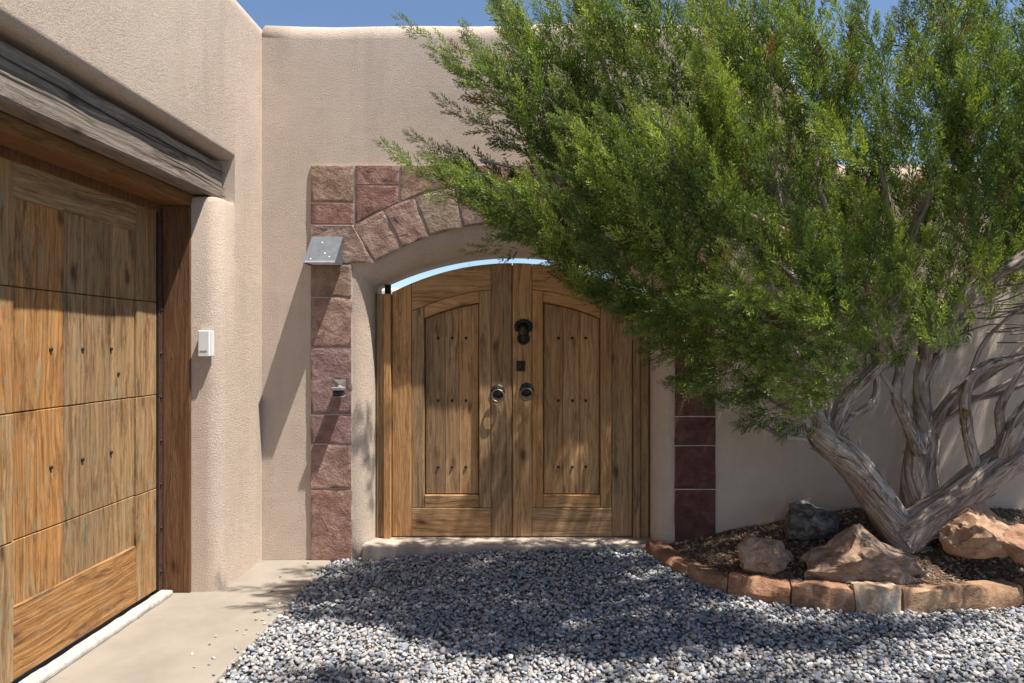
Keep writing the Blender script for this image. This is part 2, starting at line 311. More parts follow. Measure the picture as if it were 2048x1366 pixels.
wall = empty('courtyard_wall', (GC, 0, 0)); tag(wall, 'tan stucco courtyard wall with arched gateway trimmed in cut stone', 'wall')
me = mesh('stucco_face', v, f); wo = link('stucco_face', me, 'stucco', wall, (-GC, 0, 0))
me.polygons.foreach_set('use_smooth', [len(p.vertices) == 4 for p in me.polygons]); me.update()

# cut stones: outline polygons in pixels on the wall face
def stone(pts, mat='stone', y=-0.017, gap=2.2):
    cx = sum(p[0] for p in pts)/len(pts); cy = sum(p[1] for p in pts)/len(pts)
    q = []
    for i, p in enumerate(pts):                          # inset by half a joint, edges slightly uneven
        a = Vector(pts[i-1]); b0 = Vector(p); c = Vector(pts[(i+1) % len(pts)])
        d1 = (b0-a).normalized(); d2 = (c-b0).normalized(); n1 = Vector((-d1.y, d1.x)); n2 = Vector((-d2.y, d2.x)); bi = (n1+n2)
        bi = bi/max(0.3, bi.length_squared)*2
        if bi.dot(Vector((cx, cy))-b0) < 0: bi = -bi
        q.append(b0+bi*gap*0.5)
    # subdivide the outline, roughen
    w = []
    for i, p in enumerate(q):
        c = q[(i+1) % len(q)]; m = max(1, int((c-p).length/22))
        for k in range(m): 
            e = p.lerp(c, k/m); w.append(e+Vector((random.uniform(-.5, .5), random.uniform(-.5, .5)))*(0.9 if k else 0.3))
    W3 = [W(p.x, p.y) for p in w]; mx = sum(p[0] for p in W3)/len(W3); mz = sum(p[1] for p in W3)/len(W3); n = len(W3)
    RG = (1.0, 0.975, 0.84, 0.62, 0.40, 0.2); sd = random.uniform(0, 90); v = [(x-mx, 0.01, z-mz) for x, z in W3]
    for q_, k in enumerate(RG):
        for x, z in W3:
            xx, zz = (x-mx)*k, (z-mz)*k; h_ = 0.0045*mnoise.noise(Vector((xx*16+sd, zz*16, 0)))+0.004*mnoise.noise(Vector((xx*45+sd, zz*45, 3)))
            v.append((xx, y+(0.0025 if q_ == 0 else 0)+h_*(0.4 if q_ == 0 else 1), zz))
    v.append((0, y, 0)); f = []
    for r in range(len(RG)):
        for i in range(n): j = (i+1) % n; f.append((r*n+i, r*n+j, (r+1)*n+j, (r+1)*n+i))
    for i in range(n): f.append((len(RG)*n+i, len(RG)*n+(i+1) % n, len(v)-1))
    me = mesh('stone', v, f); smooth_small(me, 45); link('stone', me, mat, wall, (mx-GC, 0, mz))
def mir(pts): return [(2048-p[0], p[1]) for p in pts][::-1]
YB = [528, 595, 696, 829, 888, 977, 1125]
for a, b, mt in zip(YB[:-1], YB[1:], ('stone_tan', 'stone', 'stone_purple', 'stone_purple', 'stone', 'stone_red')): stone([(622, a), (705, a), (705, b), (622, b)], mt)
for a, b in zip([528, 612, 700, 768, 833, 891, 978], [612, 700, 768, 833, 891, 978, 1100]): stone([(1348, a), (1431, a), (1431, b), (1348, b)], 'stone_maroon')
RL, RU, YC = 512.0, 597.0, 959.6
def vou(a0, a1):
    pts = [(1024+RL*math.sin(a0+(a1-a0)*k/3), YC-RL*math.cos(a0+(a1-a0)*k/3)) for k in range(4)]
    return pts+[(1024+RU*math.sin(a1+(a0-a1)*k/3), YC-RU*math.cos(a1+(a0-a1)*k/3)) for k in range(4)]
AJ = [R(x) for x in (-32.3, -25.5, -19.0, -11.0, -3.6, 3.6, 11.0, 19.0, 25.5, 32.3)]
for k, (a, b) in enumerate(zip(AJ[:-1], AJ[1:])): stone(vou(a, b), ('stone', 'stone', 'stone_tan', 'stone_purple')[k % 4])
def up(x): return YC-math.sqrt(RU*RU-(x-1024)**2)-1
LS = [[(622, 331), (709, 331), (709, 406), (622, 406)], [(622, 406), (709, 406), (709, 449), (622, 449)],
      [(711, 331), (799, 331), (799, 371), (711, 371)], [(711, 371), (799, 371), (799, up(799)), (755, up(755)), (711, up(711))],
      [(622, 450), (707, 450), (1024+RL*math.sin(AJ[0]), 527), (622, 528)],
      [(801, 331), (915, 331), (915, up(915)), (858, up(858)), (801, up(801))], [(915, 331), (1024, 331), (1024, up(1024)), (970, up(970)), (915, up(915))]]
for s, mt in zip(LS, ('stone_tan', 'stone_red', 'stone_red', 'stone_red', 'stone', 'stone_tan', 'stone')): stone(s, mt); stone(mir(s), mt)
mp = [W(622.5, 331.5), W(1425.5, 331.5), W(1425.5, 527), W(1304, 527)]+[W(1024+RL*math.sin(a*R(1)), YC-RL*math.cos(a*R(1))) for a in range(32, -33, -4)]+[W(744, 527), W(622.5, 527)]
prism_xz('mortar', mp, -0.0095, 0.004, 'mortar', wall, 0)
prism_xz('mortar', [W(623, 529), W(704, 529), W(704, 1125), W(623, 1125)], -0.0095, 0.004, 'mortar', wall, 0)
prism_xz('mortar', [W(1349, 529), W(1430, 529), W(1430, 1110), W(1349, 1110)], -0.0095, 0.004, 'mortar', wall, 0)
th = board('threshold', GC-HWI-0.05, GC+HWI+0.02, -0.035, 0.36, -0.1, 0.105, 'threshold', wall, 0.012, 2)

# ------------------------------------------------------------------ gate
YG = 0.15; SG = F/(D0+YG)
def gx(px): return (px-CX)/SG
def gz(py): return CAMZ-(py-CY)/SG
ARC_C = gz(526)-1.797
def arc(x, r): return ARC_C+math.sqrt(r*r-(x-GCX)**2)
GCX = gx(1024.5); ZB = gz(1073)
def arch_board(name, x0, x1, r_lo, r_hi, y0, y1, mat, parent, n=8):
    xs = [x0+(x1-x0)*k/n for k in range(n+1)]
    lo = [(x, r_lo if r_lo < 0.9 else arc(x, r_lo)) for x in xs]; hi = [(x, arc(x, r_hi)) for x in xs[::-1]]
    return prism_xz(name, lo+hi, y0, y1, mat, parent, 0.003)
frame = empty('timber_gateway', (GCX, YG, 0.10)); tag(frame, 'weathered timber posts framing the double gate in the archway', 'gate frame')
for a, b, y in ((753, 768, 0.02), (768.5, 783, 0.0)):
    board('post', gx(a), gx(b), YG-0.03+y, YG+0.10, 0.103, gz(588), 'gate_v', frame, 0.005)
for a, b, y in ((1266, 1279, 0.0), (1280, 1297, 0.02)):
    board('post', gx(a), gx(b), YG-0.03+y, YG+0.10, 0.103, gz(588), 'gate_v', frame, 0.005)
def cyl_mesh(name, r, h, n=16, r2=None):
    bm = bmesh.new(); bmesh.ops.create_cone(bm, cap_ends=True, segments=n, radius1=r, radius2=r if r2 is None else r2, depth=h); me = bpy.data.meshes.new(name); bm.to_mesh(me); bm.free(); return me
for sx in (gx(772), gx(1276)): link('hinge_pin', cyl_mesh('hinge_pin', 0.022, 0.08, 14), 'rubber', frame, Vector((sx, YG+0.06, gz(588)+0.03))-frame.location)
dome = None
def stud_mesh():
    bm = bmesh.new(); bmesh.ops.create_uvsphere(bm, u_segments=8, v_segments=5, radius=0.0105); bmesh.ops.scale(bm, vec=(1, 0.7, 1), verts=bm.verts)
    me = bpy.data.meshes.new('stud'); bm.to_mesh(me); bm.free(); me.materials.append(M['iron']); me.polygons.foreach_set('use_smooth', [True]*len(me.polygons)); return me
STUD = stud_mesh()
def torus_mesh(name, Rr, r, n=22, k=8, a0=0, a1=2*math.pi):
    v = []; full = abs(a1-a0-2*math.pi) < 1e-6; cnt = n if full else n+1
    for i in range(cnt):
        a = a0+(a1-a0)*i/n
        for j in range(k): b = 2*math.pi*j/k; v.append(((Rr+r*math.cos(b))*math.cos(a), r*math.sin(b), (Rr+r*math.cos(b))*math.sin(a)))
    f = [(i*k+j, ((i+1) % cnt)*k+j, ((i+1) % cnt)*k+(j+1) % k, i*k+(j+1) % k) for i in range(n) for j in range(k)]
    return mesh(name, v, f)
def leaf(xs, studs, label, swap):
    """xs: outer stile, frame stile, panel planks..., frame stile, meeting stile boundaries in pixels, left to right"""
    o0, o1, f1, p1, p2, p3, f2, m1 = [gx(x) for x in xs] if not swap else [gx(x) for x in xs]
    lf = empty('gate_leaf', ((o0+m1)/2, YG, ZB)); tag(lf, label, 'gate', 'leaves of the arched double gate')
    y0, y1 = YG, YG+0.05; e = 0.0012
    if not swap: outer = (o0, o1); fr1 = (o1, f1); pl = [(f1, p1), (p1, p2), (p2, p3)]; fr2 = (p3, f2); meet = (f2, m1)
    else: meet = (o0, o1); fr1 = (o1, f1); pl = [(f1, p1), (p1, p2), (p2, p3)]; fr2 = (p3, f2); outer = (f2, m1)
    if swap: board('astragal', gx(1023.7), gx(1026), y0+0.012, y1, ZB+0.01, gz(530), 'gate_v', lf, 0.001)
    for a, b, nm in ((*outer, 'stile'), (*meet, 'stile')): arch_board(nm, a+e, b-e, ZB, 1.797, y0, y1, 'gate_v', lf, 4)
    za = gz(1016)
    for a, b in (fr1, fr2): arch_board('frame_stile', a+e, b-e, za+e, 1.62-e, y0+0.004, y1, 'gate_v', lf, 3)
    x0, x1 = fr1[0], fr2[1]; i0, i1 = fr1[1], fr2[0]
    arch_board('top_rail', x0+e, x1-e, 1.62+e, 1.797, y0+0.001, y1, 'gate_h', lf, 8)
    arch_board('inner_arch', i0+e, i1-e, 1.543, 1.62-e, y0+0.006, y1, 'gate_h', lf, 8)
    board('bottom_rail', x0+e, x1-e, y0+0.001, y1, ZB, za-e, 'gate_h', lf, 0.003)
    board('inner_rail', i0+e, i1-e, y0+0.006, y1, za+e, gz(991), 'gate_h', lf, 0.004)
    for k_, (a, b) in enumerate(pl): arch_board('plank', a+(0.007 if k_ == 0 else e*.8), b-(0.007 if k_ == 2 else e*.8), gz(991)+0.007, 1.535, y0+0.031, y1-0.002, 'gate_v', lf, 4)
    arch_board('light_stop_boards', min(outer[0], meet[0])+0.001, max(outer[1], meet[1])-0.001, ZB+0.002, 1.79, y1+0.001, y1+0.018, 'gate_v', lf, 8)  # added behind the leaf to block courtyard light showing through the joints
    for zz in (676, 802, 935):
        for a in studs: link('stud', STUD, None, lf, Vector((gx(a), y0+0.029, gz(zz)))-lf.location)
    return lf
L1 = leaf([784, 823, 848, 889, 917, 958, 982, 1023.6], (875, 903, 931), 'arched gate leaf with a ring pull and no face knocker', False)
L2 = leaf([1025.4, 1064, 1086, 1126, 1160, 1201, 1224, 1265], (1117, 1145, 1172), 'arched gate leaf carrying the bronze face knocker and square lock plate', True)
def ring_pull(px, py, lf):
    c = Vector((gx(px), YG, gz(py)))
    n = 40; v = [(0, -0.010, 0)]; 
    for rr, yy in ((0.6, -0.009), (1.0, -0.005), (1.0, 0.001)):
        for i in range(n): a = 2*math.pi*i/n; r = 0.045*rr*(1+(0.09*abs(math.cos(4*a)) if rr == 1.0 else 0)); v.append((r*math.cos(a), yy, r*math.sin(a)))
    f = [(0, 1+i, 1+(i+1) % n) for i in range(n)]+[(1+r*n+i, 1+(r+1)*n+i, 1+(r+1)*n+(i+1) % n, 1+r*n+(i+1) % n) for r in range(2) for i in range(n)]
    o = link('ring_pull', mesh('ring_pull', v, f), 'iron', lf, c+Vector((0, 0, 0.02))-lf.location, True)
    link('boss', STUD, None, o, (0, -0.014, 0.018))
    rg = link('ring', torus_mesh('ring', 0.041, 0.0055), 'ring_iron', o, (0, -0.026, -0.030), True); rg.rotation_euler = (R(-8), 0, 0)
    link('keyhole', box_mesh('keyhole', 0.008, 0.004, 0.03, 0.001), 'sensor_grey', lf, Vector((gx(px+2), YG, gz(py+30)))-lf.location)
ring_pull(996, 788, L1); ring_pull(1053, 785, L2)
def blob(name, parts, sub=3):
    bm = bmesh.new()
    for (x, y, z, rx, ry, rz) in parts:
        r = bmesh.ops.create_icosphere(bm, subdivisions=sub, radius=1.0); bmesh.ops.scale(bm, vec=(rx, ry, rz), verts=r['verts']); bmesh.ops.translate(bm, vec=(x, y, z), verts=r['verts'])
    me = bpy.data.meshes.new(name); bm.to_mesh(me); bm.free(); return me
kn = [(0, 0, 0.01, .040, .022, .052)]
for i in range(11): a = R(-25+230*i/10); kn.append((.048*math.cos(a), -.006, .035+.040*math.sin(a), .017, .018, .017))
kc = Vector((gx(1047), YG, gz(664)))
ko = link('face_knocker', blob('face_knocker', kn, 2), 'iron', L2, kc-L2.location, True)
link('face', blob('face', [(0, 0, 0, .027, .022, .040), (0, -.022, -.002, .006, .008, .015), (-.010, -.018, .010, .008, .006, .004), (.010, -.018, .010, .008, .006, .004), (0, -.019, -.019, .010, .006, .004), (0, -.012, -.036, .014, .012, .010)], 2), 'bronze', ko, (0, -0.016, 0.004), True)
rk = link('knocker_ring', torus_mesh('knocker_ring', 0.036, 0.008, 20, 8), 'iron', ko, (0, -0.012, -0.045), True)
link('lower_plate', blob('lower_plate', [(0, 0, 0, .034, .008, .034)], 2), 'iron', ko, (0, -0.002, -0.045), True)
lk = link('lock_plate', box_mesh('lock_plate', 0.062, 0.010, 0.072, 0.003), 'iron', L2, Vector((gx(1041.5), YG-0.004, gz(732)))-L2.location)
link('lock_cover', blob('lock_cover', [(0, 0, 0, .019, .008, .026)], 2), 'iron', lk, (0, -0.006, 0), True)

# ------------------------------------------------------------------ garage: stucco mass, beam, jamb, door
XG = -1.84; ZN = 2.55; YN = -0.405; YP = -0.60; TG = 3.625
gar = empty('garage_building', (XG, -0.3, 0)); tag(gar, 'tan stucco garage front with a deep timber lintel over its doorway', 'garage')
def lk_g(name, me, mat, smooth=False): return link(name, me, mat, gar, -gar.location, smooth)
def arcp(cx, cz, r, a0, a1, n=7): return [(cx+r*math.cos(a0+(a1-a0)*k/n), cz+r*math.sin(a0+(a1-a0)*k/n)) for k in range(n+1)]
prof = [(-2.75, ZN)]+arcp(XG-0.045, ZN+0.045, 0.045, -math.pi/2, 0)+arcp(XG-0.14, TG-0.14, 0.14, 0, math.pi/2, 9)+[(-2.75, TG)]
ys = np.linspace(YN, -7.0, 30)
v, f = sweep('u', [[(x, y, z+0.012*math.sin(y*1.9)*(1 if z > 3 else 0)) for x, z in prof] for y in ys]); f += [tuple(range(len(prof)))]
me = mesh('stucco_wall', v, f); smooth_small(me); lk_g('stucco_wall', me, 'stucco')
prof2 = [(-2.75, 2.30), (XG, 2.30)]+arcp(XG-0.14, TG-0.14, 0.14, 0, math.pi/2, 9)+[(-2.75, TG)]
v, f = sweep('u', [[(x, y, z+0.012*math.sin(YN*1.9)*(1 if z > 3 else 0)) for x, z in prof2] for y in (YN, 0.30)]); f += [tuple(range(len(prof2))), tuple(range(2*len(prof2)-1, len(prof2)-1, -1))]
me = mesh('stucco_wall', v, f); smooth_small(me); lk_g('stucco_wall', me, 'stucco')
def pier(y_back, y_front, sgn, ztop, name):             # plan outline with a rounded outer corner, soft top ledge
    r = 0.085; pl = [(-2.6, y_back), (XG, y_back)]+([(XG, YN+0.001), (XG, YN-0.004)] if sgn > 0 else [])
    cy = y_front+sgn*r; a0, a1 = (0, -math.pi/2) if sgn > 0 else (0, math.pi/2)
    pl += [(XG-r+r*math.cos(a0+(a1-a0)*k/8), cy+r*math.sin(a0+(a1-a0)*k/8)) for k in range(9)]+[(-2.02, y_front), (-2.6, y_front)]
    lv = [(-0.1, 0), (0.4, 0), (1.2, 0), (ztop-0.04, 0), (ztop-0.012, 0.012), (ztop, 0.04)]
    secs = []
    for z, ins in lv:
        s = []
        for x, y in pl:
            ed = (y < YN) if sgn > 0 else (abs(y-y_back) > 0.15); yy = y+(sgn*ins if ed and abs(y-y_back) > 0.45 else 0); xx = x-(ins if x > -1.99 and ed else 0); s.append((xx, yy, z))
        secs.append(s)
    v, f = sweep('p', secs); n = len(pl); f += [tuple(range(len(v)-n, len(v)))]
    me = mesh(name, v, f); smooth_small(me); return lk_g(name, me, 'stucco')
pier(0.0, YP, 1, 2.30, 'stucco_pier'); pier(-5.6, -3.40, -1, 2.30, 'stucco_pier')
bmsh = box_mesh('lintel_beam', 0.22, 3.30, 0.212, 0.014, 2)
bm = bmesh.new(); bm.from_mesh(bmsh); bmesh.ops.subdivide_edges(bm, edges=[e for e in bm.edges if abs(e.verts[0].co.y-e.verts[1].co.y) > 1], cuts=50); bm.to_mesh(bmsh); bm.free(); wob(bmsh, 0.006, 4, 3)
BX0 = -1.906
bo = link('lintel_beam', bmsh, 'beam', gar, Vector((BX0-0.11, YN-0.012-1.65, 2.305+0.106))-gar.location)
# long drying cracks on the beam face
for zc, y0, y1, sl in ((0.062, -0.2, -1.5, -0.02), (0.03, -0.9, -2.3, 0.015), (-0.035, -0.35, -1.2, 0.02), (-0.06, -0.05, -0.5, -0.03), (0.0, -1.5, -2.8, 0.01)):
    pts = []; m = 16
    for k in range(m+1):
        t = k/m; y = y0+(y1-y0)*t; w = 0.004*math.sin(math.pi*t)+0.0004; z = 2.411+zc+sl*t+0.006*mnoise.noise(Vector((y*5, zc*50, 0))); pts.append((y, z, w))
    v = [(BX0+0.0065, y, z+w) for y, z, w in pts]+[(BX0+0.0065, y, z-w) for y, z, w in pts]; f = [(i, i+1, m+2+i, m+1+i) for i in range(m)]
    lk_g('beam_crack', mesh('beam_crack', v, f), 'rubber')
board('jamb', -2.165, -2.006, YP-0.012, YP+0.10, 0.002, 2.234, 'jamb', gar, 0.004)
board('jamb', -2.165, -2.006, -3.50, -3.388, 0.002, 2.234, 'jamb', gar, 0.004)
board('head_jamb', -2.165, -2.004, -3.40, YP+0.10, 2.236, 2.303, 'head', gar, 0.004)
board('head_stop', -2.20, -2.165, -3.40, YP+0.03, 2.19, 2.30, 'jamb', gar, 0.003)
board('weather_strip', -2.215, -2.168, YP-0.055, YP-0.020, 0.01, 2.20, 'rubber', gar, 0.002)
an = board('steel_angle', -2.186, -2.166, YP-0.020, YP+0.04, 0.01, 2.21, 'steel_brown', gar, 0.001)
board('steel_angle', -2.168, -2.164, YP-0.050, YP-0.016, 0.01, 2.21, 'steel_brown', gar, 0.001)
for k in range(9): link('bolt', STUD, None, gar, Vector((-2.163, YP-0.034, 0.13+0.25*k))-gar.location)
si = box_mesh('door_sill', 0.075, 2.80, 0.035, 0.012, 2)
bm = bmesh.new(); bm.from_mesh(si); bmesh.ops.subdivide_edges(bm, edges=[e for e in bm.edges if abs(e.verts[0].co.y-e.verts[1].co.y) > 1], cuts=60); bm.to_mesh(si); bm.free(); wob(si, 0.005, 14, 2)
link('door_sill', si, 'sill_white', gar, Vector((-2.125, YP-0.035-1.40, 0.012))-gar.location)

XD = -2.172
door = empty('garage_door', (XD, YP-0.06, 0.03)); tag(door, 'rustic plank garage door with peeling paint and iron studs', 'garage door')
def dy(px): return -XD*F/(CX-px)-D0                       # where a pixel column meets the door plane
E0 = dy(313); ST = dy(273); PL = [dy(x) for x in (273, 256, 228, 177, 132, 79, 28)]
LV = [0.035, 0.615, 1.147, 1.673, 2.205]; e = 0.002
pan = []
wpan = PL[0]-PL[-1]; stw = 0.193
pan.append((E0, PL)); s0 = PL[-1]
for q in range(2):
    nb = s0-stw; pan.append((s0, [nb-(PL[0]-p) for p in PL])); s0 = nb-wpan
pc = [[(random.random(), random.random(), random.random(), 1) for _ in range(7)] for _ in pan]
pc[0][6] = (0.55, 0.10, 0.3, 1); pc[0][5] = (0.75, 0.0, 0.6, 1); pc[0][4] = (0.35, 0.75, 0.2, 1); pc[0][3] = (0.30, 0.6, 0.8, 1); pc[0][2] = (0.6, 0.8, 0.5, 1)
for k in range(4):
    z0, z1 = LV[k]+e, LV[k+1]-e; lo = 0.345 if k == 0 else z0; hi = 2.045 if k == 3 else z1
    for pi, (ed, ps) in enumerate(pan):
        board('stile', XD-0.04, XD, ps[0]+e/2, ed-e/2, z0, z1, 'door_v', door, 0.003)
        for ci, (a, b) in enumerate(zip(ps[:-1], ps[1:])):
            o_ = board('plank', XD-0.04, XD-0.010-random.uniform(0, 0.003), b+e*.7, a-e*.7, lo-(0.004 if k == 0 else 0), hi+(0.004 if k == 3 else 0), 'door_v', door, 0.003); o_.color = pc[pi][ci+1]
        if k == 0: board('bottom_rail', XD-0.04, XD-0.001, ps[-1]+e/2, ps[0]-e/2, z0, lo, 'door_h', door, 0.004)
        if k == 3: board('top_rail', XD-0.04, XD-0.001, ps[-1]+e/2, ps[0]-e/2, hi, z1, 'door_h', door, 0.004)
        if k in (1, 2):
            for px in (106, 169, 226):
                y = dy(px)-(PL[0]-ps[0]); so_ = link('stud', STUD, None, door, Vector((XD-0.009, y, (z0+z1)/2))-door.location); so_.rotation_euler = (0, 0, R(90))
    board('stile', XD-0.04, XD, s0-stw, s0-e/2, z0, z1, 'door_v', door, 0.003)
board('light_stop_sheet', XD-0.06, XD-0.042, -3.5, E0+0.03, 0.02, 2.24, 'rubber', door, 0)  # added black sheet, hidden behind the planks, blocks sky light leaking through gaps
kh = link('knot_hole', STUD, None, door, Vector((XD-0.0115, dy(241), 1.28))-door.location); kh.rotation_euler = (0, 0, R(90))

# ------------------------------------------------------------------ things on the walls
la = empty('wall_lamp', (W(657, 0)[0], -0.024, W(0, 533)[1])); tag(la, 'galvanised metal wedge lamp on the stone pier beside the gate', 'wall lamp')
w2 = 0.102; h = 0.196; p = 0.178; t = 0.004
v = [(-w2, 0, h), (w2, 0, h), (w2, -p, 0), (-w2, -p, 0), (-w2, 0, 0), (w2, 0, 0)]
vi = [(-w2+t, 0, h-t*2), (w2-t, 0, h-t*2), (w2-t, -p+t*1.5, 0), (-w2+t, -p+t*1.5, 0), (-w2+t, 0, 0), (w2-t, 0, 0)]
f = [(0, 1, 2, 3), (0, 3, 4), (1, 5, 2), (0, 4, 5, 1)]+[tuple(6+i for i in q[::-1]) for q in ((0, 1, 2, 3), (0, 3, 4), (1, 5, 2))]+[(3, 2, 8, 9), (2, 5, 11, 8), (4, 3, 9, 10)]
link('housing', mesh('housing', v+vi, f), 'galv', la)
link('diffuser', box_mesh('diffuser', 2*w2-0.014, p-0.014, 0.006, 0.001), 'diffuser', la, (0, -p/2+0.001, 0.010))
for x, z in ((0.02, 0.07), (0.055, 0.045), (-0.06, 0.03), (-0.02, 0.15)):
    y = -p*(1-z/h)-0.0012; s = link('paint_fleck', box_mesh('paint_fleck', 0.007, 0.0012, 0.008, 0), 'diffuser', la, (x, y, z)); s.rotation_euler = (R(-42), 0, R(20))
se = empty('motion_sensor', (W(682, 0)[0], -0.024, W(0, 775)[1])); tag(se, 'small grey motion sensor with dark lens on the purple stone', 'motion sensor')
v = [(-.042, 0, .055), (.042, 0, .055), (0, -.01, .02), (-.034, 0, .0), (.034, 0, .0), (-.034, -.06, .004), (.034, -.06, .004), (0, -.05, .012)]
link('bracket', mesh('bracket', v, [(0, 2, 7, 5, 3), (1, 4, 6, 7, 2), (0, 1, 2), (3, 5, 6, 4)]), 'sensor_grey', se)
link('cap', box_mesh('cap', 0.080, 0.075, 0.022, 0.004), 'sensor_grey', se, (0.003, -0.045, -0.004))
link('lens', box_mesh('lens', 0.068, 0.058, 0.036, 0.010, 2), 'sensor_lens', se, (0.003, -0.040, -0.033))
link('rim', box_mesh('rim', 0.076, 0.066, 0.008, 0.002), 'sensor_grey', se, (0.003, -0.042, -0.055))
zk = CAMZ-(687-CY)*3.93/F; xk = (410.5-CX)*3.93/F
kp = empty('entry_keypad', (xk, YP, zk)); tag(kp, 'slim white plastic box on the stucco pier by the garage jamb', 'keypad')
link('case', box_mesh('case', 0.066, 0.040, 0.150, 0.005, 2), 'white_plastic', kp, (0, -0.021, 0))
link('slot', box_mesh('slot', 0.042, 0.003, 0.004, 0.0005), 'slot', kp, (0, -0.0415, -0.042))
link('side_cover', box_mesh('side_cover', 0.014, 0.030, 0.146, 0.003), 'white_plastic', kp, (0.037, -0.016, 0.0))

# ------------------------------------------------------------------ edging stones round the bed
edg = empty('stone_edging', (1.7, -0.85, 0)); tag(edg, 'low curved border of rough brown stones holding the garden bed', 'edging')
cuts = [(0.735, 0.925), (0.925, 1.10), (1.10, 1.40), (1.40, 1.702), (1.706, 1.955), (1.962, 2.66), (2.67, 3.3), (3.31, 4.0), (4.01, 5.0)]
for i, (a, b) in enumerate(cuts):
    nseg = 18; secs = []; hh = [0.10, 0.115, 0.14, 0.15, 0.165, 0.15, 0.15, 0.14, 0.14][i]
    for k in range(nseg+1):
        x = a+(b-a)*k/nseg; x_ = min(b-0.004, max(a+0.004, x)); y = float(np.interp(x_, EX, EY)); y2 = float(np.interp(x_+0.01, EX, EY)); tn = Vector((0.01, y2-y)).normalized(); nr = Vector((tn.y, -tn.x))
        if nr.y > 0: nr = -nr
        s = []; z0 = float(zg(x_, y))-0.03; tap = 0.86 if k in (0, nseg) else 1
        for (o, z) in ((0.035, 0), (0.042, hh*0.55), (0.030, hh*0.93), (0.012, hh), (-0.06, hh*0.98), (-0.085, hh*0.86), (-0.09, 0)):
            q = Vector((x_, y))+nr*o*tap; j = mnoise.noise_vector(Vector((x_*7+i*3, o*30, z*16)))*0.024+mnoise.noise_vector(Vector((x_*26+i*3, o*40, z*40)))*0.010; s.append((q.x+j.x*.3-1.7, q.y+j.y+0.85, z0+z*(0.96 if tap < 1 else 1)+(j.z*0.8 if z > 0 else 0)))
        secs.append(s)
    v, f = sweep('e', secs); n = 7; f += [tuple(range(n)), tuple(range(len(v)-n, len(v)))]
    me = mesh('stone', v, f); smooth_small(me, 35); link('stone', me, 'edge_pale' if i == 4 else 'edge', edg)

# ------------------------------------------------------------------ boulders
def boulder(px, py, Z, sx, sy, sz, seed, mat, label, rz=0, peak=None, ncut=16, rough=1.0):
    rr = random.Random(seed); bm = bmesh.new(); bmesh.ops.create_icosphere(bm, subdivisions=4, radius=1.0)
    pl = [(Vector((rr.uniform(-1, 1), rr.uniform(-1, 1), rr.uniform(-0.4, 1))).normalized(), rr.uniform(0.50, 0.86)) for _ in range(ncut)]
    off = Vector((seed*3.1, seed*1.3, 0))
    for v in bm.verts:
        c = v.co*(1.0+0.30*rough*mnoise.noise(v.co*1.4+off))
        for nrm, d in pl:
            k = c.dot(nrm)-d
            if k > 0: c -= nrm*k*0.9
        rd = (1-abs(mnoise.noise(c*2.6+off)))**2-0.6
        c += v.co*(0.13*rough*rd)+mnoise.noise_vector(c*5+off)*0.055*rough+mnoise.noise_vector(c*13+off)*0.022
        if peak: c.z += peak[2]*math.exp(-((c.x-peak[0])**2+(c.y-peak[1])**2)/0.13)*max(0, c.z+0.2)
        v.co = Vector((c.x*sx, c.y*sy, c.z*sz))
    me = bpy.data.meshes.new('boulder'); bm.to_mesh(me); bm.free(); smooth_small(me, 24)
    o = link('boulder', me, mat, None, P(px, py, Z)); o.rotation_euler = (0, 0, rz); tag(o, label, 'rock', 'rocks in the garden bed'); return o
boulder(1526, 1106, 4.05, 0.20, 0.15, 0.12, 4, 'boulder', 'small rounded tan rock set just behind the edging near the gate', 0.4)
boulder(1720, 1122, 3.94, 0.37, 0.24, 0.155, 9, 'boulder', 'large knobby tan rock with a raised peak in front of the trunk', 0.1, (0.0, 0.15, 0.55), 14, 1.5)
boulder(1625, 1040, 4.28, 0.25, 0.17, 0.12, 5, 'boulder_dark', 'dark rock crusted with black lichen lying against the stucco wall', 0.2, None, 14, 1.2)
boulder(1945, 1064, 3.98, 0.22, 0.18, 0.14, 16, 'boulder_red', 'wedge shaped reddish rock under the leaning trunk', 0.3, (0.25, 0.1, 0.4), 9)
boulder(2062, 1080, 3.85, 0.22, 0.18, 0.12, 8, 'boulder_red', 'low reddish rock half buried beyond the wedge shaped one', 0.0)

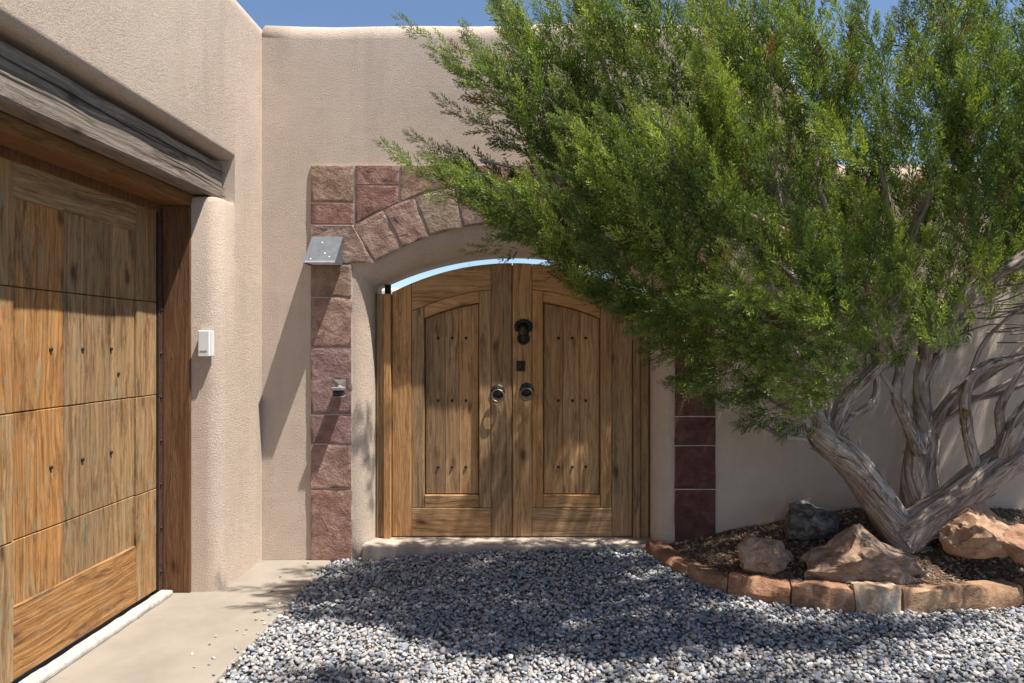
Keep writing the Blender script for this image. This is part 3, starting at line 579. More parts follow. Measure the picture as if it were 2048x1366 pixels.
# ------------------------------------------------------------------ gravel
def pebble_template(seed):
    rr = np.random.default_rng(seed); bm = bmesh.new(); bmesh.ops.create_cube(bm, size=2); bmesh.ops.subdivide_edges(bm, edges=bm.edges[:], cuts=1, use_grid_fill=True)
    for v in bm.verts: v.co = v.co.normalized()*(1+rr.uniform(-.13, .13))
    bmesh.ops.delete(bm, geom=[f for f in bm.faces if f.calc_center_median().z < -0.75], context='FACES')
    bm.verts.ensure_lookup_table(); v = np.array([v.co[:] for v in bm.verts]); f = np.array([[q.index for q in p.verts] for p in bm.faces]); bm.free(); return v, f
PT = [pebble_template(s) for s in range(8)]
def scatter(name, xy, z, r, cols, mat='pebble', parent=None):
    n = len(xy); tv = []; tf = []; tc = []; base = 0
    for k in range(8):
        idx = np.arange(n)[np.arange(n) % 8 == k]; tvv, tff = PT[k]; m = len(idx)
        if not m: continue
        s = r[idx][:, None]*np.stack([rng.uniform(0.85, 1.35, m), rng.uniform(0.7, 1.05, m), rng.uniform(0.5, 0.8, m)], 1)
        a = rng.uniform(0, 2*np.pi, m); tx = rng.normal(0, 0.28, m); ty = rng.normal(0, 0.28, m)
        q = tvv[None]*s[:, None, :]
        x = q[..., 0]*np.cos(a)[:, None]-q[..., 1]*np.sin(a)[:, None]; y = q[..., 0]*np.sin(a)[:, None]+q[..., 1]*np.cos(a)[:, None]
        zz = q[..., 2]+x*tx[:, None]+y*ty[:, None]
        vv = np.stack([x+xy[idx, 0][:, None], y+xy[idx, 1][:, None], zz+z[idx][:, None]], -1).reshape(-1, 3)
        ff = (tff[None]+(base+np.arange(m)*len(tvv))[:, None, None]).reshape(-1, 4)
        tv.append(vv); tf.append(ff); tc.append(np.repeat(cols[idx], len(tvv), 0)); base += len(vv)
    return big_mesh(name, np.concatenate(tv), np.concatenate(tf), np.concatenate(tc), mat, parent)
def big_mesh(name, v, f, c, mat, parent=None, smooth=True):
    me = bpy.data.meshes.new(name); k = f.shape[1]
    me.vertices.add(len(v)); me.vertices.foreach_set('co', v.astype(np.float32).ravel())
    me.loops.add(f.size); me.loops.foreach_set('vertex_index', f.astype(np.int32).ravel())
    me.polygons.add(len(f)); me.polygons.foreach_set('loop_start', np.arange(0, f.size, k, dtype=np.int32))
    me.polygons.foreach_set('use_smooth', np.full(len(f), smooth))
    me.update(calc_edges=True); me.validate()
    if c is not None:
        at = me.color_attributes.new('Col', 'FLOAT_COLOR', 'POINT'); at.data.foreach_set('color', np.concatenate([c, np.ones((len(c), 1))], 1).astype(np.float32).ravel())
    return link(name, me, mat, parent)
PAL = 1.18*np.array([0.98, 1.0, 1.04])*np.array([(0.30, 0.285, 0.26), (0.20, 0.20, 0.21), (0.36, 0.33, 0.29), (0.15, 0.165, 0.19), (0.27, 0.22, 0.185), (0.42, 0.40, 0.37), (0.12, 0.135, 0.165), (0.24, 0.235, 0.225), (0.31, 0.25, 0.21), (0.19, 0.215, 0.25), (0.34, 0.33, 0.32)])
def pcol(n, k=1.0): return np.clip((PAL[rng.integers(0, len(PAL), n)]*0.75+PAL.mean(0)*0.25)*rng.uniform(0.82, 1.2, (n, 1))*k, 0, 1)
def jgrid(x0, x1, y0, y1, s):
    gx_, gy_ = np.meshgrid(np.arange(x0, x1, s), np.arange(y0, y1, s)); p = np.stack([gx_.ravel(), gy_.ravel()], 1); return p+rng.uniform(-.5, .5, p.shape)*s
xy = jgrid(-1.40, 2.9, -1.98, -0.005, 0.0180)
ok = (xy[:, 0] > -1.37+0.012*rng.standard_normal(len(xy))) & ~in_bed(xy[:, 0], xy[:, 1]) & (xy[:, 1] > -2.2)
ok &= ~((xy[:, 0] > 0.72) & (xy[:, 1] > np.interp(xy[:, 0], EX, EY)-0.035))
ok &= ~((np.abs(xy[:, 0]-GC) < HWI+0.05) & (xy[:, 1] > -0.045))
xy = xy[ok]; n = len(xy); r = np.clip(rng.lognormal(math.log(0.0092), 0.32, n), 0.0045, 0.019)
lay = rng.uniform(0, 1, n); z = zg(xy[:, 0], xy[:, 1])-0.004+0.012*(lay > 0.72)+rng.uniform(-.003, .004, n)
xs_ = rng.uniform(0, 1, 34); sx_ = np.stack([-1.385-0.22*xs_**2.5, rng.uniform(-1.8, -0.03, 34)], 1); xy = np.concatenate([xy, sx_]); r = np.concatenate([r, rng.uniform(.005, .010, 34)]); z = np.concatenate([z, np.full(34, 0.004)]); n = len(xy)
o = scatter('gravel', xy, z, r, pcol(n)); tag(o, 'loose grey and tan pebble gravel spread before the gate', 'gravel', None, 'stuff')
n = 260; st = np.stack([rng.uniform(-1.5, -1.37, n), rng.uniform(-1.9, -0.02, n)], 1); st = st[rng.uniform(0, 1, n) < np.clip((st[:, 0]+1.5)/0.13, 0, 1)**3]
n = 3600; xy = np.stack([rng.uniform(0.78, 3.4, n), rng.uniform(-0.84, -0.01, n)], 1); xy = xy[in_bed(xy[:, 0], xy[:, 1]-0.05)]
n = len(xy); r = np.clip(rng.lognormal(math.log(0.0075), 0.35, n), 0.003, 0.018)
o = scatter('bed_pebbles', xy, zs(xy[:, 0], xy[:, 1])+0.003, r, pcol(n, 0.8)*np.array([1.05, 0.9, 0.75])); tag(o, 'small scattered pebbles on the brown garden soil', 'pebbles', None, 'stuff')
# dry needle litter on the bed
n = 9000; xy = np.stack([rng.uniform(0.78, 3.4, n), rng.uniform(-0.84, -0.01, n)], 1); xy = xy[in_bed(xy[:, 0], xy[:, 1]-0.05)]; n = len(xy)
a = rng.uniform(0, 2*np.pi, n); L = rng.uniform(0.008, 0.03, n); d = np.stack([np.cos(a)*L, np.sin(a)*L, rng.uniform(-.3, .3, n)*L], 1); s = np.stack([-np.sin(a), np.cos(a), np.zeros(n)], 1)*rng.uniform(0.0015, 0.003, (n, 1))
c0 = np.stack([xy[:, 0], xy[:, 1], zs(xy[:, 0], xy[:, 1])+rng.uniform(0.006, 0.016, n)], 1)
v = np.stack([c0-d-s, c0+d-s*0.4, c0+d+s*0.4, c0-d+s], 1).reshape(-1, 3); f = np.arange(4*n).reshape(-1, 4)
cl = np.repeat(np.array([(0.17, 0.10, 0.055), (0.24, 0.15, 0.085), (0.10, 0.06, 0.035), (0.30, 0.21, 0.13)])[rng.integers(0, 4, n)], 4, 0)
o = big_mesh('needle_litter', v, f, cl, 'litter', None, False); tag(o, 'dry brown juniper litter strewn over the garden soil', 'leaf litter', None, 'stuff')
q = P(978, 1207, 1.43*F/517); v = [(-.02, -.008, 0), (0, -.016, .006), (.026, -.002, .012), (.004, .014, .004), (-.018, .008, .010)]
lf_ = link('fallen_leaf', mesh('fallen_leaf', v, [(0, 1, 3, 4), (1, 2, 3)]), 'leaf', None, q+Vector((0, 0, 0.018))); lf_.rotation_euler = (0, 0, 0.6); tag(lf_, 'single dry red brown leaf lying on the gravel', 'leaf')

# ------------------------------------------------------------------ juniper
tree = empty('juniper_tree', P(1815, 1062, 4.15)); tag(tree, 'large multi stemmed juniper with shaggy bark leaning over the gateway', 'tree'); T0 = tree.location.copy()
bark_pts = []
def tube(name, pts, sides=14, ridges=True, sub=6):
    """pts: (px, py, Z, r)"""
    Pn = [P(a, b, c) for a, b, c, _ in pts]; Rn = [q[3] for q in pts]; C = []; RR = []
    for i in range(len(Pn)-1):
        p0 = Pn[max(0, i-1)]; p1 = Pn[i]; p2 = Pn[i+1]; p3 = Pn[min(len(Pn)-1, i+2)]
        for k in range(sub):
            t = k/sub; C.append(0.5*((2*p1)+(p2-p0)*t+(2*p0-5*p1+4*p2-p3)*t*t+(3*p1-p0-3*p2+p3)*t**3)); RR.append(Rn[i]+(Rn[i+1]-Rn[i])*t)
    C.append(Pn[-1]); RR.append(Rn[-1])
    v = []; uv = []; ln = 0; up = Vector((0.3, 0.2, 1)); sd = random.uniform(0, 50)
    for i, c in enumerate(C):
        d = (C[min(i+1, len(C)-1)]-C[max(i-1, 0)]).normalized(); s = d.cross(up).normalized(); 
        if i: ln += (c-C[i-1]).length
        up = s.cross(d).normalized(); s = d.cross(up)
        for j in range(sides):
            a = 2*math.pi*j/sides; r = RR[i]
            w = 1+(0.16*mnoise.noise(Vector((math.cos(a)*2.2+sd, math.sin(a)*2.2, ln*1.8)))+0.10*mnoise.noise(Vector((math.cos(a)*5+sd, math.sin(a)*5, ln*3))) if ridges else 0)
            v.append(c+(s*math.cos(a)+up*math.sin(a))*r*w-T0); uv.append((a/(2*math.pi)*6.28*max(r, 0.02), ln))
        if RR[i] > 0.02: bark_pts.append((c, d, RR[i]))
    m = len(C); f = [(i*sides+j, i*sides+(j+1) % sides, (i+1)*sides+(j+1) % sides, (i+1)*sides+j) for i in range(m-1) for j in range(sides)]
    f += [tuple(range(sides)), tuple(range((m-1)*sides, m*sides))]
    me = bpy.data.meshes.new(name); me.from_pydata([tuple(x) for x in v], [], f); ul = me.uv_layers.new(name='UVMap')
    for l in me.loops: ul.data[l.index].uv = uv[l.vertex_index]
    me.update(); return link(name, me, 'bark', tree, (0, 0, 0), True)
tube('trunk', [(1812, 1085, 4.16, .13), (1790, 1050, 4.15, .105), (1745, 985, 4.12, .095), (1690, 912, 4.06, .088), (1645, 872, 4.0, .08), (1625, 820, 3.98, .05)], 22)
tube('trunk', [(1845, 1075, 4.22, .13), (1841, 1005, 4.30, .115), (1838, 940, 4.3, .095), (1846, 880, 4.3, .088), (1852, 840, 4.28, .06)], 22)
tube('trunk', [(1800, 1075, 4.14, .12), (1835, 1050, 4.12, .11), (1900, 1008, 4.08, .10), (1990, 935, 4.0, .098), (2065, 885, 3.95, .088), (2180, 790, 3.9, .07), (2290, 640, 3.85, .05), (2330, 420, 3.8, .03)], 22)
BR = [[(1650, 885, 4.0, .055), (1690, 805, 3.97, .045), (1735, 752, 3.92, .04), (1765, 700, 3.88, .03), (1700, 560, 3.7, .02), (1640, 380, 3.5, .012)],
      [(1640, 870, 4.0, .07), (1655, 790, 4.05, .06), (1668, 725, 4.1, .05), (1640, 600, 4.1, .045), (1560, 430, 4.0, .03), (1480, 250, 3.9, .015)],
      [(1630, 862, 3.98, .03), (1580, 815, 3.9, .024), (1535, 792, 3.8, .018), (1470, 740, 3.6, .012)],
      [(1625, 855, 3.98, .03), (1598, 800, 3.95, .022), (1568, 765, 3.92, .018), (1500, 690, 3.8, .012)],
      [(1610, 880, 3.98, .02), (1560, 868, 3.85, .016), (1500, 838, 3.7, .011), (1430, 800, 3.5, .007)],
      [(1840, 905, 4.25, .045), (1817, 850, 4.2, .036), (1793, 790, 4.15, .03), (1798, 720, 4.1, .025), (1745, 610, 4.0, .018), (1720, 520, 3.9, .012)],
      [(1850, 860, 4.28, .06), (1842, 770, 4.25, .045), (1852, 660, 4.2, .04), (1800, 520, 4.1, .03), (1760, 320, 4.0, .015)],
      [(1855, 870, 4.28, .05), (1905, 800, 4.2, .04), (1975, 745, 4.1, .032), (2060, 690, 4.0, .026), (2150, 560, 3.9, .015)],
      [(1955, 950, 4.02, .035), (1936, 865, 4.0, .030), (1932, 790, 3.98, .028), (1965, 735, 3.95, .026), (2060, 712, 3.9, .02)],
      [(2000, 925, 3.98, .06), (2035, 850, 3.9, .055), (2085, 790, 3.85, .05)],
      [(1878, 690, 3.95, .045), (1915, 620, 3.9, .045), (1970, 560, 3.85, .04), (2060, 505, 3.8, .035), (2160, 380, 3.8, .02)],
      [(1855, 850, 4.28, .02), (1890, 840, 4.2, .016), (1950, 800, 4.05, .014), (2055, 745, 3.95, .012)],
      [(1700, 590, 3.7, .02), (1600, 480, 3.5, .016), (1480, 420, 3.3, .012), (1380, 330, 3.2, .008)],
      [(1640, 600, 4.1, .035), (1480, 470, 3.9, .03), (1290, 330, 3.7, .022), (1215, 150, 3.6, .015), (1180, 40, 3.6, .01)],
      [(1480, 470, 3.9, .024), (1300, 420, 3.7, .018), (1130, 360, 3.6, .012), (960, 320, 3.5, .007)],
      [(1290, 330, 3.7, .018), (1150, 240, 3.6, .012), (1000, 140, 3.55, .007)],
      [(1560, 430, 4.0, .025), (1520, 200, 3.8, .018), (1590, 60, 3.7, .012)],
      [(1800, 520, 4.1, .03), (1880, 330, 3.9, .02), (1930, 130, 3.8, .01)]]
BR += [[(1655, 880, 4.02, .03), (1712, 830, 4.05, .024), (1752, 790, 4.08, .02), (1742, 700, 4.1, .014), (1700, 620, 4.1, .008)],
       [(1620, 850, 3.98, .022), (1612, 780, 3.95, .018), (1590, 700, 3.9, .014), (1530, 620, 3.8, .008)],
       [(1668, 725, 4.1, .03), (1700, 660, 4.1, .024), (1760, 590, 4.05, .016), (1800, 520, 4.0, .008)],
       [(1793, 790, 4.15, .018), (1762, 745, 4.12, .014), (1750, 700, 4.1, .010), (1710, 640, 4.0, .006)],
       [(1842, 770, 4.25, .025), (1880, 700, 4.2, .02), (1905, 610, 4.1, .014), (1960, 520, 4.0, .008)],
       [(1932, 790, 3.98, .018), (1960, 700, 3.95, .014), (2010, 640, 3.9, .010), (2090, 590, 3.85, .006)],
       [(1905, 800, 4.2, .02), (1990, 790, 4.1, .016), (2070, 760, 4.0, .012)],
       [(2010, 900, 3.97, .03), (2000, 820, 3.95, .024), (2030, 760, 3.9, .018), (2100, 640, 3.85, .01)]]
for b_ in BR: tube('branch', b_, 10)
for k in range(16):                                        # bare dead twigs under the crown at the right
    x = random.uniform(1880, 2100); y = random.uniform(575, 690); tube('twig', [(x, y, 3.95, .006), (x+70, y-14+random.uniform(-12, 12), 3.85, .0045), (x+150, y-34+random.uniform(-20, 20), 3.75, .002)], 5, False, 3)
# loose strips of bark
V = []; Fc = []
for i in range(2200):
    c, d, r = random.choice(bark_pts); s = d.orthogonal().normalized(); s = Matrix.Rotation(random.uniform(0, 6.28), 3, d) @ s; t = d.cross(s)
    L = random.uniform(0.03, 0.12); w = random.uniform(0.002, 0.006); lift = random.uniform(0.0, 0.028)*(r/0.08); base = c+s*(r*1.0)-T0; b0 = len(V)
    for k, tt in enumerate((-0.5, 0, 0.5)):
        q = base+d*L*tt+s*(lift*(0.1 if k == 0 else (0.35 if k == 1 else 1.0))); V += [q-t*w, q+t*w]
    Fc += [(b0, b0+1, b0+3, b0+2), (b0+2, b0+3, b0+5, b0+4)]
me = bpy.data.meshes.new('bark_strips'); me.from_pydata([tuple(x) for x in V], [], Fc); ul = me.uv_layers.new(name='UVMap')
for l in me.loops: ul.data[l.index].uv = (V[l.vertex_index].x*1.0+V[l.vertex_index].y, V[l.vertex_index].z)
bs = link('bark_strips', me, 'bark', tree); bs['kind'] = 'stuff'
cs = link('cut_scar', blob('cut_scar', [(0, 0, 0, .022, .012, .026)], 2), 'head', tree, P(1932, 827, 3.965)-T0, True)

# foliage: sprays of fine scale-leaf twigs along plumes
def spray_template(seed, n=34):
    rr = np.random.default_rng(seed); st = []
    for i in range(n):
        t = (i+0.5)/n; az = i*2.4+rr.uniform(-.5, .5); L = (0.36*(1-0.70*t)+0.08)*rr.uniform(0.7, 1.25); el = R(rr.uniform(24, 52))
        d = np.array([math.cos(az)*math.sin(el), math.sin(az)*math.sin(el)*0.6, math.cos(el)]); b = np.array([0.05*math.sin(t*3), 0, t*0.8]); st.append((b, d, L*0.8, 0.5+0.5*t))
        for q in range(2):
            az2 = az+rr.uniform(0.6, 1.5)*(1 if q else -1); d2 = d*0.8+0.5*np.array([math.cos(az2), math.sin(az2), 0.3]); d2 /= np.linalg.norm(d2); st.append((b+d*L*rr.uniform(0.25, 0.65), d2, L*0.42, 0.6+0.4*t))
    v = []; f = []; tt = []
    for b, d, L, tp in st:
        a = np.cross(d, rr.normal(0, 1, 3)); a /= np.linalg.norm(a); c = np.cross(d, a); w = rr.uniform(0.014, 0.021); k0 = len(v)
        m = b+d*L*0.5+c*0.05*L; v += [b, m+a*w, b+d*L+np.array([0, 0, 0.1*L]), m-a*w]; tt += [0.2*tp, 0.65*tp, tp, 0.65*tp]; f.append((k0, k0+1, k0+2, k0+3))
    return np.array(v), np.array(f), np.array(tt)
ST_ = [spray_template(s, 19) for s in range(10)]
sprays = []        # (pos, dir, scale, hue, bright)
def bough(base, tip, nsp, wid, hue, droop=0.0):
    base = np.array(base); tip = np.array(tip); ax = tip-base; L = np.linalg.norm(ax); u = ax/L; s = np.cross(u, [0, 0, 1.0]); s /= max(1e-6, np.linalg.norm(s)); w = np.cross(s, u)
    for i in range(nsp):
        t = (i+rng.uniform(0, 1))/nsp; t = 0.12+0.88*t**0.75; env = wid*(0.16+0.84*min(1, (1-t)*1.5))*(0.5+0.5*min(1, t*4)); az = i*2.4+rng.uniform(-.6, .6)
        side = s*math.cos(az)+w*math.sin(az); el = R(rng.uniform(25, 58)*(1-0.6*t)); d = u*math.cos(el)+side*math.sin(el); d[2] += 0.12-droop; d /= np.linalg.norm(d)
        pos = base+ax*t+np.array([0, 0, -0.10*L*math.sin(math.pi*t)*0.6])+side*env*rng.uniform(0.0, 0.55)
        sprays.append((pos, d, env*rng.choice([0.6, 0.9, 1.15, 1.5])*rng.uniform(0.85, 1.15)+0.045, hue+rng.uniform(-.15, .15), rng.uniform(0.65, 1.3)))
def bp(tip, Zt, base, Zb, nsp, wid, hue=0.5, droop=0): bough(P(*base, Zb), P(*tip, Zt), nsp, wid, hue, droop)
# the feathered boughs on the gate side
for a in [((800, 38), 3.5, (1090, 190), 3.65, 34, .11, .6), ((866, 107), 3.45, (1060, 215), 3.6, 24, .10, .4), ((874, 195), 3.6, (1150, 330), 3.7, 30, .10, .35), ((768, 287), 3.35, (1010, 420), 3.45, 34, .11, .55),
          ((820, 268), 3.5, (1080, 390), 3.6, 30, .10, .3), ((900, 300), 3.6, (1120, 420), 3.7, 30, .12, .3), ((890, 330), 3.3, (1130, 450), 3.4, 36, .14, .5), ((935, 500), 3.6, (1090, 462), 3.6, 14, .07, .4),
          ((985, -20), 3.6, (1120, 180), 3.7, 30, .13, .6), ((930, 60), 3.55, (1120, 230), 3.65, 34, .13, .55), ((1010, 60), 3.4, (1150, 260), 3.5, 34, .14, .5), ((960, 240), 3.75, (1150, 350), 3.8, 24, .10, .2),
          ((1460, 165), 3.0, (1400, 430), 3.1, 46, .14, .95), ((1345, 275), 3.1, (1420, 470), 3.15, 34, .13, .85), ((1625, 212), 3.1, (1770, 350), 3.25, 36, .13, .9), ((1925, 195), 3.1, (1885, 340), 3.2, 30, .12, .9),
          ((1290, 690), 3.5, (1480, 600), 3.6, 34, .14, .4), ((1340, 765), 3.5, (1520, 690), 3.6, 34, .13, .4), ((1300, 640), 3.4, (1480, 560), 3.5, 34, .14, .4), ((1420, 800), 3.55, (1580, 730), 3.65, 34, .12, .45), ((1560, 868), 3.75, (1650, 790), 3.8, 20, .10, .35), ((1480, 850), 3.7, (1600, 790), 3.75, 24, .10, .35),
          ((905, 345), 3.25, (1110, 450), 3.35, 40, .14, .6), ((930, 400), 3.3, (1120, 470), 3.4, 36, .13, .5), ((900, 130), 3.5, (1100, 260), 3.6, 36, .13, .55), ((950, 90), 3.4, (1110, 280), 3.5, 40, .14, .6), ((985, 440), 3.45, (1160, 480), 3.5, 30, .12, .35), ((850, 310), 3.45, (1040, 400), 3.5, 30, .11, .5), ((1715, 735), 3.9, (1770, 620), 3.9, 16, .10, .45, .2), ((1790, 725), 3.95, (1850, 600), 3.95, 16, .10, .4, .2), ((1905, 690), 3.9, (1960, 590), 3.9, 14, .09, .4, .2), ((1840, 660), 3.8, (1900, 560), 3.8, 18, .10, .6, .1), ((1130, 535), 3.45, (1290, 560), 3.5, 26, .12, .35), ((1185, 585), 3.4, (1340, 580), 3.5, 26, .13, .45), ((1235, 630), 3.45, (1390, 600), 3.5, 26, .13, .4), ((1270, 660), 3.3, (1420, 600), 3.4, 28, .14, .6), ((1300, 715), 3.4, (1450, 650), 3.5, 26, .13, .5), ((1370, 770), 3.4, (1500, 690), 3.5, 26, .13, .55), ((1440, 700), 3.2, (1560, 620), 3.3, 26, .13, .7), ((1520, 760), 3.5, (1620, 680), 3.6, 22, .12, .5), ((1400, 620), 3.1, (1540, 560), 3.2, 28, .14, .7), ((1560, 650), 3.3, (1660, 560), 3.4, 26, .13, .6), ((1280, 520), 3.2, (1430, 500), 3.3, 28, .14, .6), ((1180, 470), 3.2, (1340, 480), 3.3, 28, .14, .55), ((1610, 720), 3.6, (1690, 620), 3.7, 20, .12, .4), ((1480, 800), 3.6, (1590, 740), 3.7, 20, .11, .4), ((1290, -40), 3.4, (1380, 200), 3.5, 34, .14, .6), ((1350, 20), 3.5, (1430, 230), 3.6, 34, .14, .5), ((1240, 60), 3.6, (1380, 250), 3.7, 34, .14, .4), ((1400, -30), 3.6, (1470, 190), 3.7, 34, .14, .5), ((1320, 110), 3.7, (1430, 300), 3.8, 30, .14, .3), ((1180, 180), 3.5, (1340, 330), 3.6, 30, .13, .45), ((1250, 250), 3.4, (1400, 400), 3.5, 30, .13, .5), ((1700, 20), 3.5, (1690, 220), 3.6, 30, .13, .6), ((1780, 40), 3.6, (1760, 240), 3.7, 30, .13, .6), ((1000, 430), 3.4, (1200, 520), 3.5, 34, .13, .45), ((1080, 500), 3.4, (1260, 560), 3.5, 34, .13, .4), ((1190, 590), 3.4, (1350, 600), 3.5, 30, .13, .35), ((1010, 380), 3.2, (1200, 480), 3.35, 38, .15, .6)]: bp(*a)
MASK = [(960, -60), (1000, 60), (930, 130), (1010, 230), (1060, 300), (960, 340), (960, 400), (1040, 460), (1160, 540), (1250, 610), (1310, 680), (1380, 770), (1470, 815), (1560, 830), (1620, 760), (1650, 650), (1760, 600), (1860, 540), (1950, 460), (2100, 450), (2250, 500), (2420, 380), (2420, -150), (2250, -260), (1900, -120), (1750, 10), (1650, -90), (1300, -160)]
def inside(x, y, poly=MASK):
    c = False; j = len(poly)-1
    for i in range(len(poly)):
        xi, yi = poly[i]; xj, yj = poly[j]
        if (yi > y) != (yj > y) and x < (xj-xi)*(y-yi)/(yj-yi)+xi: c = not c
        j = i
    return c
def mdist(x, y): return min(math.hypot(x-a, y-b) for a, b in MASK_D)
MASK_D = []
for i in range(len(MASK)):
    a, b_ = MASK[i], MASK[(i+1) % len(MASK)]; m = max(1, int(math.hypot(a[0]-b_[0], a[1]-b_[1])/30)); MASK_D += [(a[0]+(b_[0]-a[0])*k/m, a[1]+(b_[1]-a[1])*k/m) for k in range(m)]
CEN = np.array([2.1, -0.5, 1.2]); cnt = 0; tries = 0
while cnt < 300 and tries < 5000:
    tries += 1; px = rng.uniform(930, 2600); py = rng.uniform(-260, 850)
    if not inside(px, py): continue
    dd = min(1, mdist(px, py)/260); bulge = math.sqrt(1-(1-dd)**2)
    Zf = 3.65-0.85*bulge; Zbk = 4.15
    Z = Zf+(Zbk-Zf)*(rng.uniform(0, 1)**1.6)
    if py > 500: Z = min(Z, 4.0)
    tip = np.array(P(px, py, Z))
    if mnoise.noise(Vector(tip*1.9)) < -0.10: continue
    if py > 540 and px > 1480 and rng.uniform() < 0.5: continue
    if px > 2150 and rng.uniform() < 0.6: continue
    out = tip-CEN; out /= np.linalg.norm(out); d = 0.55*out+np.array([-0.28, -0.10, 0.62])+rng.normal(0, 0.17, 3)
    if py > 560: d[2] *= 0.35; d[0] -= 0.35
    d /= np.linalg.norm(d); L = rng.uniform(0.35, 0.8)
    bough(tip-d*L, tip, int(13+26*L), rng.uniform(.075, .145), rng.uniform(0.2, 0.95)); cnt += 1
for q in range(95):                                       # the shaded back of the crown against and above the wall
    px = rng.uniform(1150, 2480); py = rng.uniform(-300, 520); Z = rng.uniform(4.0, 4.4)
    if px < 2500 and not inside(px, py): continue
    tip = np.array(P(px, py, Z)); d = np.array([rng.normal(-0.1, .3), rng.normal(-0.05, .15), 0.8]); d /= np.linalg.norm(d); L = rng.uniform(0.35, 0.7); bough(tip-d*L, tip, int(14+20*L), rng.uniform(.12, .17), rng.uniform(0.2, 0.95))
for q in range(105):                                        # top of the crown, leaning out above the picture: it dapples the gravel
    X_ = rng.uniform(0.2, 3.4); Y_ = rng.uniform(-2.4, -1.7); z_ = rng.uniform(3.05, 3.7)
    if mnoise.noise(Vector((X_*2.0, Y_*2.0, 5.0))) < -0.02 or 0.75 < X_ < 1.25: continue
    d = np.array([rng.normal(-0.3, .25), rng.normal(-0.35, .2), 0.5]); d /= np.linalg.norm(d); L = rng.uniform(0.4, 0.7); tip = np.array([X_, Y_, z_+0.15]); bough(tip-d*L*0.6, tip+d*L*0.4, int(8+14*L), .15, 0.6)
for q in range(60):                                        # inner, shaded sprays of the gate side
    px = rng.uniform(1060, 1520); py = rng.uniform(-60, 400); Z = rng.uniform(3.6, 4.1)
    if not inside(px, py): continue
    tip = np.array(P(px, py, Z)); d = np.array([rng.normal(-0.45, .25), rng.normal(-0.1, .15), 0.7]); d /= np.linalg.norm(d); L = rng.uniform(0.4, 0.7); bough(tip-d*L, tip, int(10+22*L), rng.uniform(.11, .16), rng.uniform(0.2, 0.95))
for q in range(75):
    px = rng.uniform(1600, 2400); py = rng.uniform(40, 470); Z = rng.uniform(4.08, 4.42)
    tip = np.array(P(px, py, Z)); d = np.array([rng.normal(-0.1, .3), rng.normal(-0.05, .12), 0.7]); d /= np.linalg.norm(d); L = rng.uniform(0.3, 0.6); bough(tip-d*L, tip, int(12+18*L), rng.uniform(.12, .17), rng.uniform(0.2, 0.95))
K = len(sprays); pos = np.array([s[0] for s in sprays]); dr = np.array([s[1] for s in sprays]); sc = np.array([s[2] for s in sprays]); hue = np.array([s[3] for s in sprays]); br = np.array([s[4] for s in sprays])
sc = np.clip(sc*1.08, 0.055, 0.175); tv = []; tf = []; tc = []; base = 0
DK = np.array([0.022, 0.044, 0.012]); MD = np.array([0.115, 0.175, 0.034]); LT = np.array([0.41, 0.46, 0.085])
for k in range(10):
    idx = np.arange(K)[np.arange(K) % 10 == k]; m = len(idx); tvv, tff, ttt = ST_[k]
    z = dr[idx]; a = rng.normal(0, 1, (m, 3)); x = np.cross(a, z); x /= np.linalg.norm(x, axis=1, keepdims=True); y = np.cross(z, x)
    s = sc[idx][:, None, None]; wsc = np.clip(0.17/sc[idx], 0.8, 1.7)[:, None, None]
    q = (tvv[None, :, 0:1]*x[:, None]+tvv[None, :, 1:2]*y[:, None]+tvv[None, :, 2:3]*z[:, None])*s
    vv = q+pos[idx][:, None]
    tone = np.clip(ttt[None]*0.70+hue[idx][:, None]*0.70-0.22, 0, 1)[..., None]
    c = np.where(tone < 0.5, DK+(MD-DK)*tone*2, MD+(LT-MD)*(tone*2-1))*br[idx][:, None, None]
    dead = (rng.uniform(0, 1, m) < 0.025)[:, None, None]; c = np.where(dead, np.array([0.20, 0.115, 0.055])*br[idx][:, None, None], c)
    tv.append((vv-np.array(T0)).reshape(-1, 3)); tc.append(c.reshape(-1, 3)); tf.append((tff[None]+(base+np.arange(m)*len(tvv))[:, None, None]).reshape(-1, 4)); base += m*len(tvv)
tv = np.concatenate(tv); tf = np.concatenate(tf); tc = np.concatenate(tc)
print('sprays', K, 'foliage quads', len(tf))
crown = big_mesh('crown', tv, tf, tc, 'foliage', tree, False)
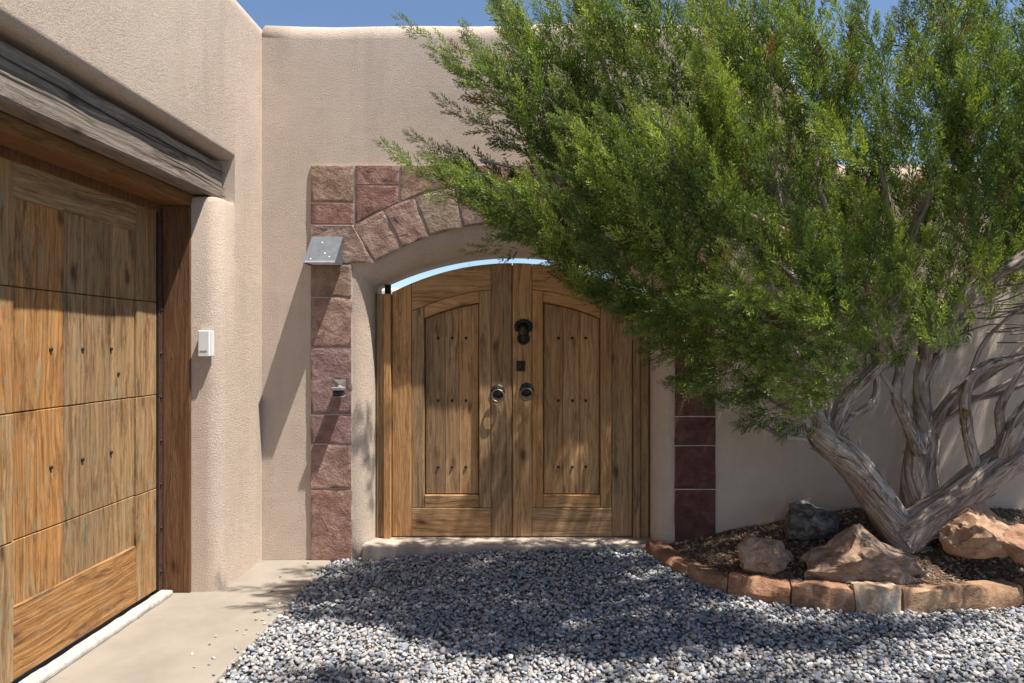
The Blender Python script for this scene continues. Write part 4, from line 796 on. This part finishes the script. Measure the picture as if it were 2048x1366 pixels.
# pale blue berries among the sprays
pick = rng.integers(0, K, 1500); bm = bmesh.new(); bmesh.ops.create_icosphere(bm, subdivisions=1, radius=1); bm.verts.ensure_lookup_table(); iv = np.array([v.co[:] for v in bm.verts]); fi = np.array([[q.index for q in p.verts] for p in bm.faces]); bm.free()
c0 = pos[pick]+dr[pick]*(sc[pick]*rng.uniform(0.2, 0.8, 1500))[:, None]+rng.normal(0, 0.012, (1500, 3))-np.array(T0); rad = rng.uniform(0.0028, 0.0045, (1500, 1, 1))
bv = (iv[None]*rad+c0[:, None]).reshape(-1, 3); bf = (fi[None]+(np.arange(1500)*len(iv))[:, None, None]).reshape(-1, 3)
be = big_mesh('berries', bv, bf, None, 'berry', tree); be['kind'] = 'stuff'

# ------------------------------------------------------------------ beyond the gate
bb = board('courtyard_house', -9, -1.93, 5.0, 9.0, -0.06, 2.235, 'stucco_pale', None, 0.08, 4); tag(bb, 'pale stucco house parapet seen over the gate inside the courtyard', 'house')
ct = empty('courtyard_tree', (P(935, 530, 9.5).x, 4.95, -0.06)); tag(ct, 'sparse yellow green treetop glimpsed over the gate', 'tree')
bm = bmesh.new(); bmesh.ops.create_cone(bm, cap_ends=True, segments=8, radius1=0.06, radius2=0.02, depth=2.0); me = bpy.data.meshes.new('trunk'); bm.to_mesh(me); bm.free(); me.uv_layers.new(name='UVMap'); link('trunk', me, 'bark', ct, (0, 0, 1.0))
V = []; C_ = []
for i in range(2600):
    a = rng.uniform(0, 6.28); rr_ = 0.36*math.sqrt(rng.uniform(0, 1)); zz = 1.7+rng.uniform(0, 0.92)*(1-(rr_/0.42)**2)+0.0; c = np.array([rr_*math.cos(a), rr_*math.sin(a), zz]); d = rng.normal(0, 1, 3); d[2] = abs(d[2])+0.4; d /= np.linalg.norm(d); s = np.cross(d, rng.normal(0, 1, 3)); s /= np.linalg.norm(s); l = rng.uniform(.03, .09)
    V += [c, c+d*l*.5+s*.006, c+d*l, c+d*l*.5-s*.006]; C_ += [np.array([0.26, 0.27, 0.09])*rng.uniform(0.7, 1.3)]*4
big_mesh('crown', np.array(V), np.arange(len(V)).reshape(-1, 4), np.clip(np.array(C_), 0, 1), 'foliage', ct, False)
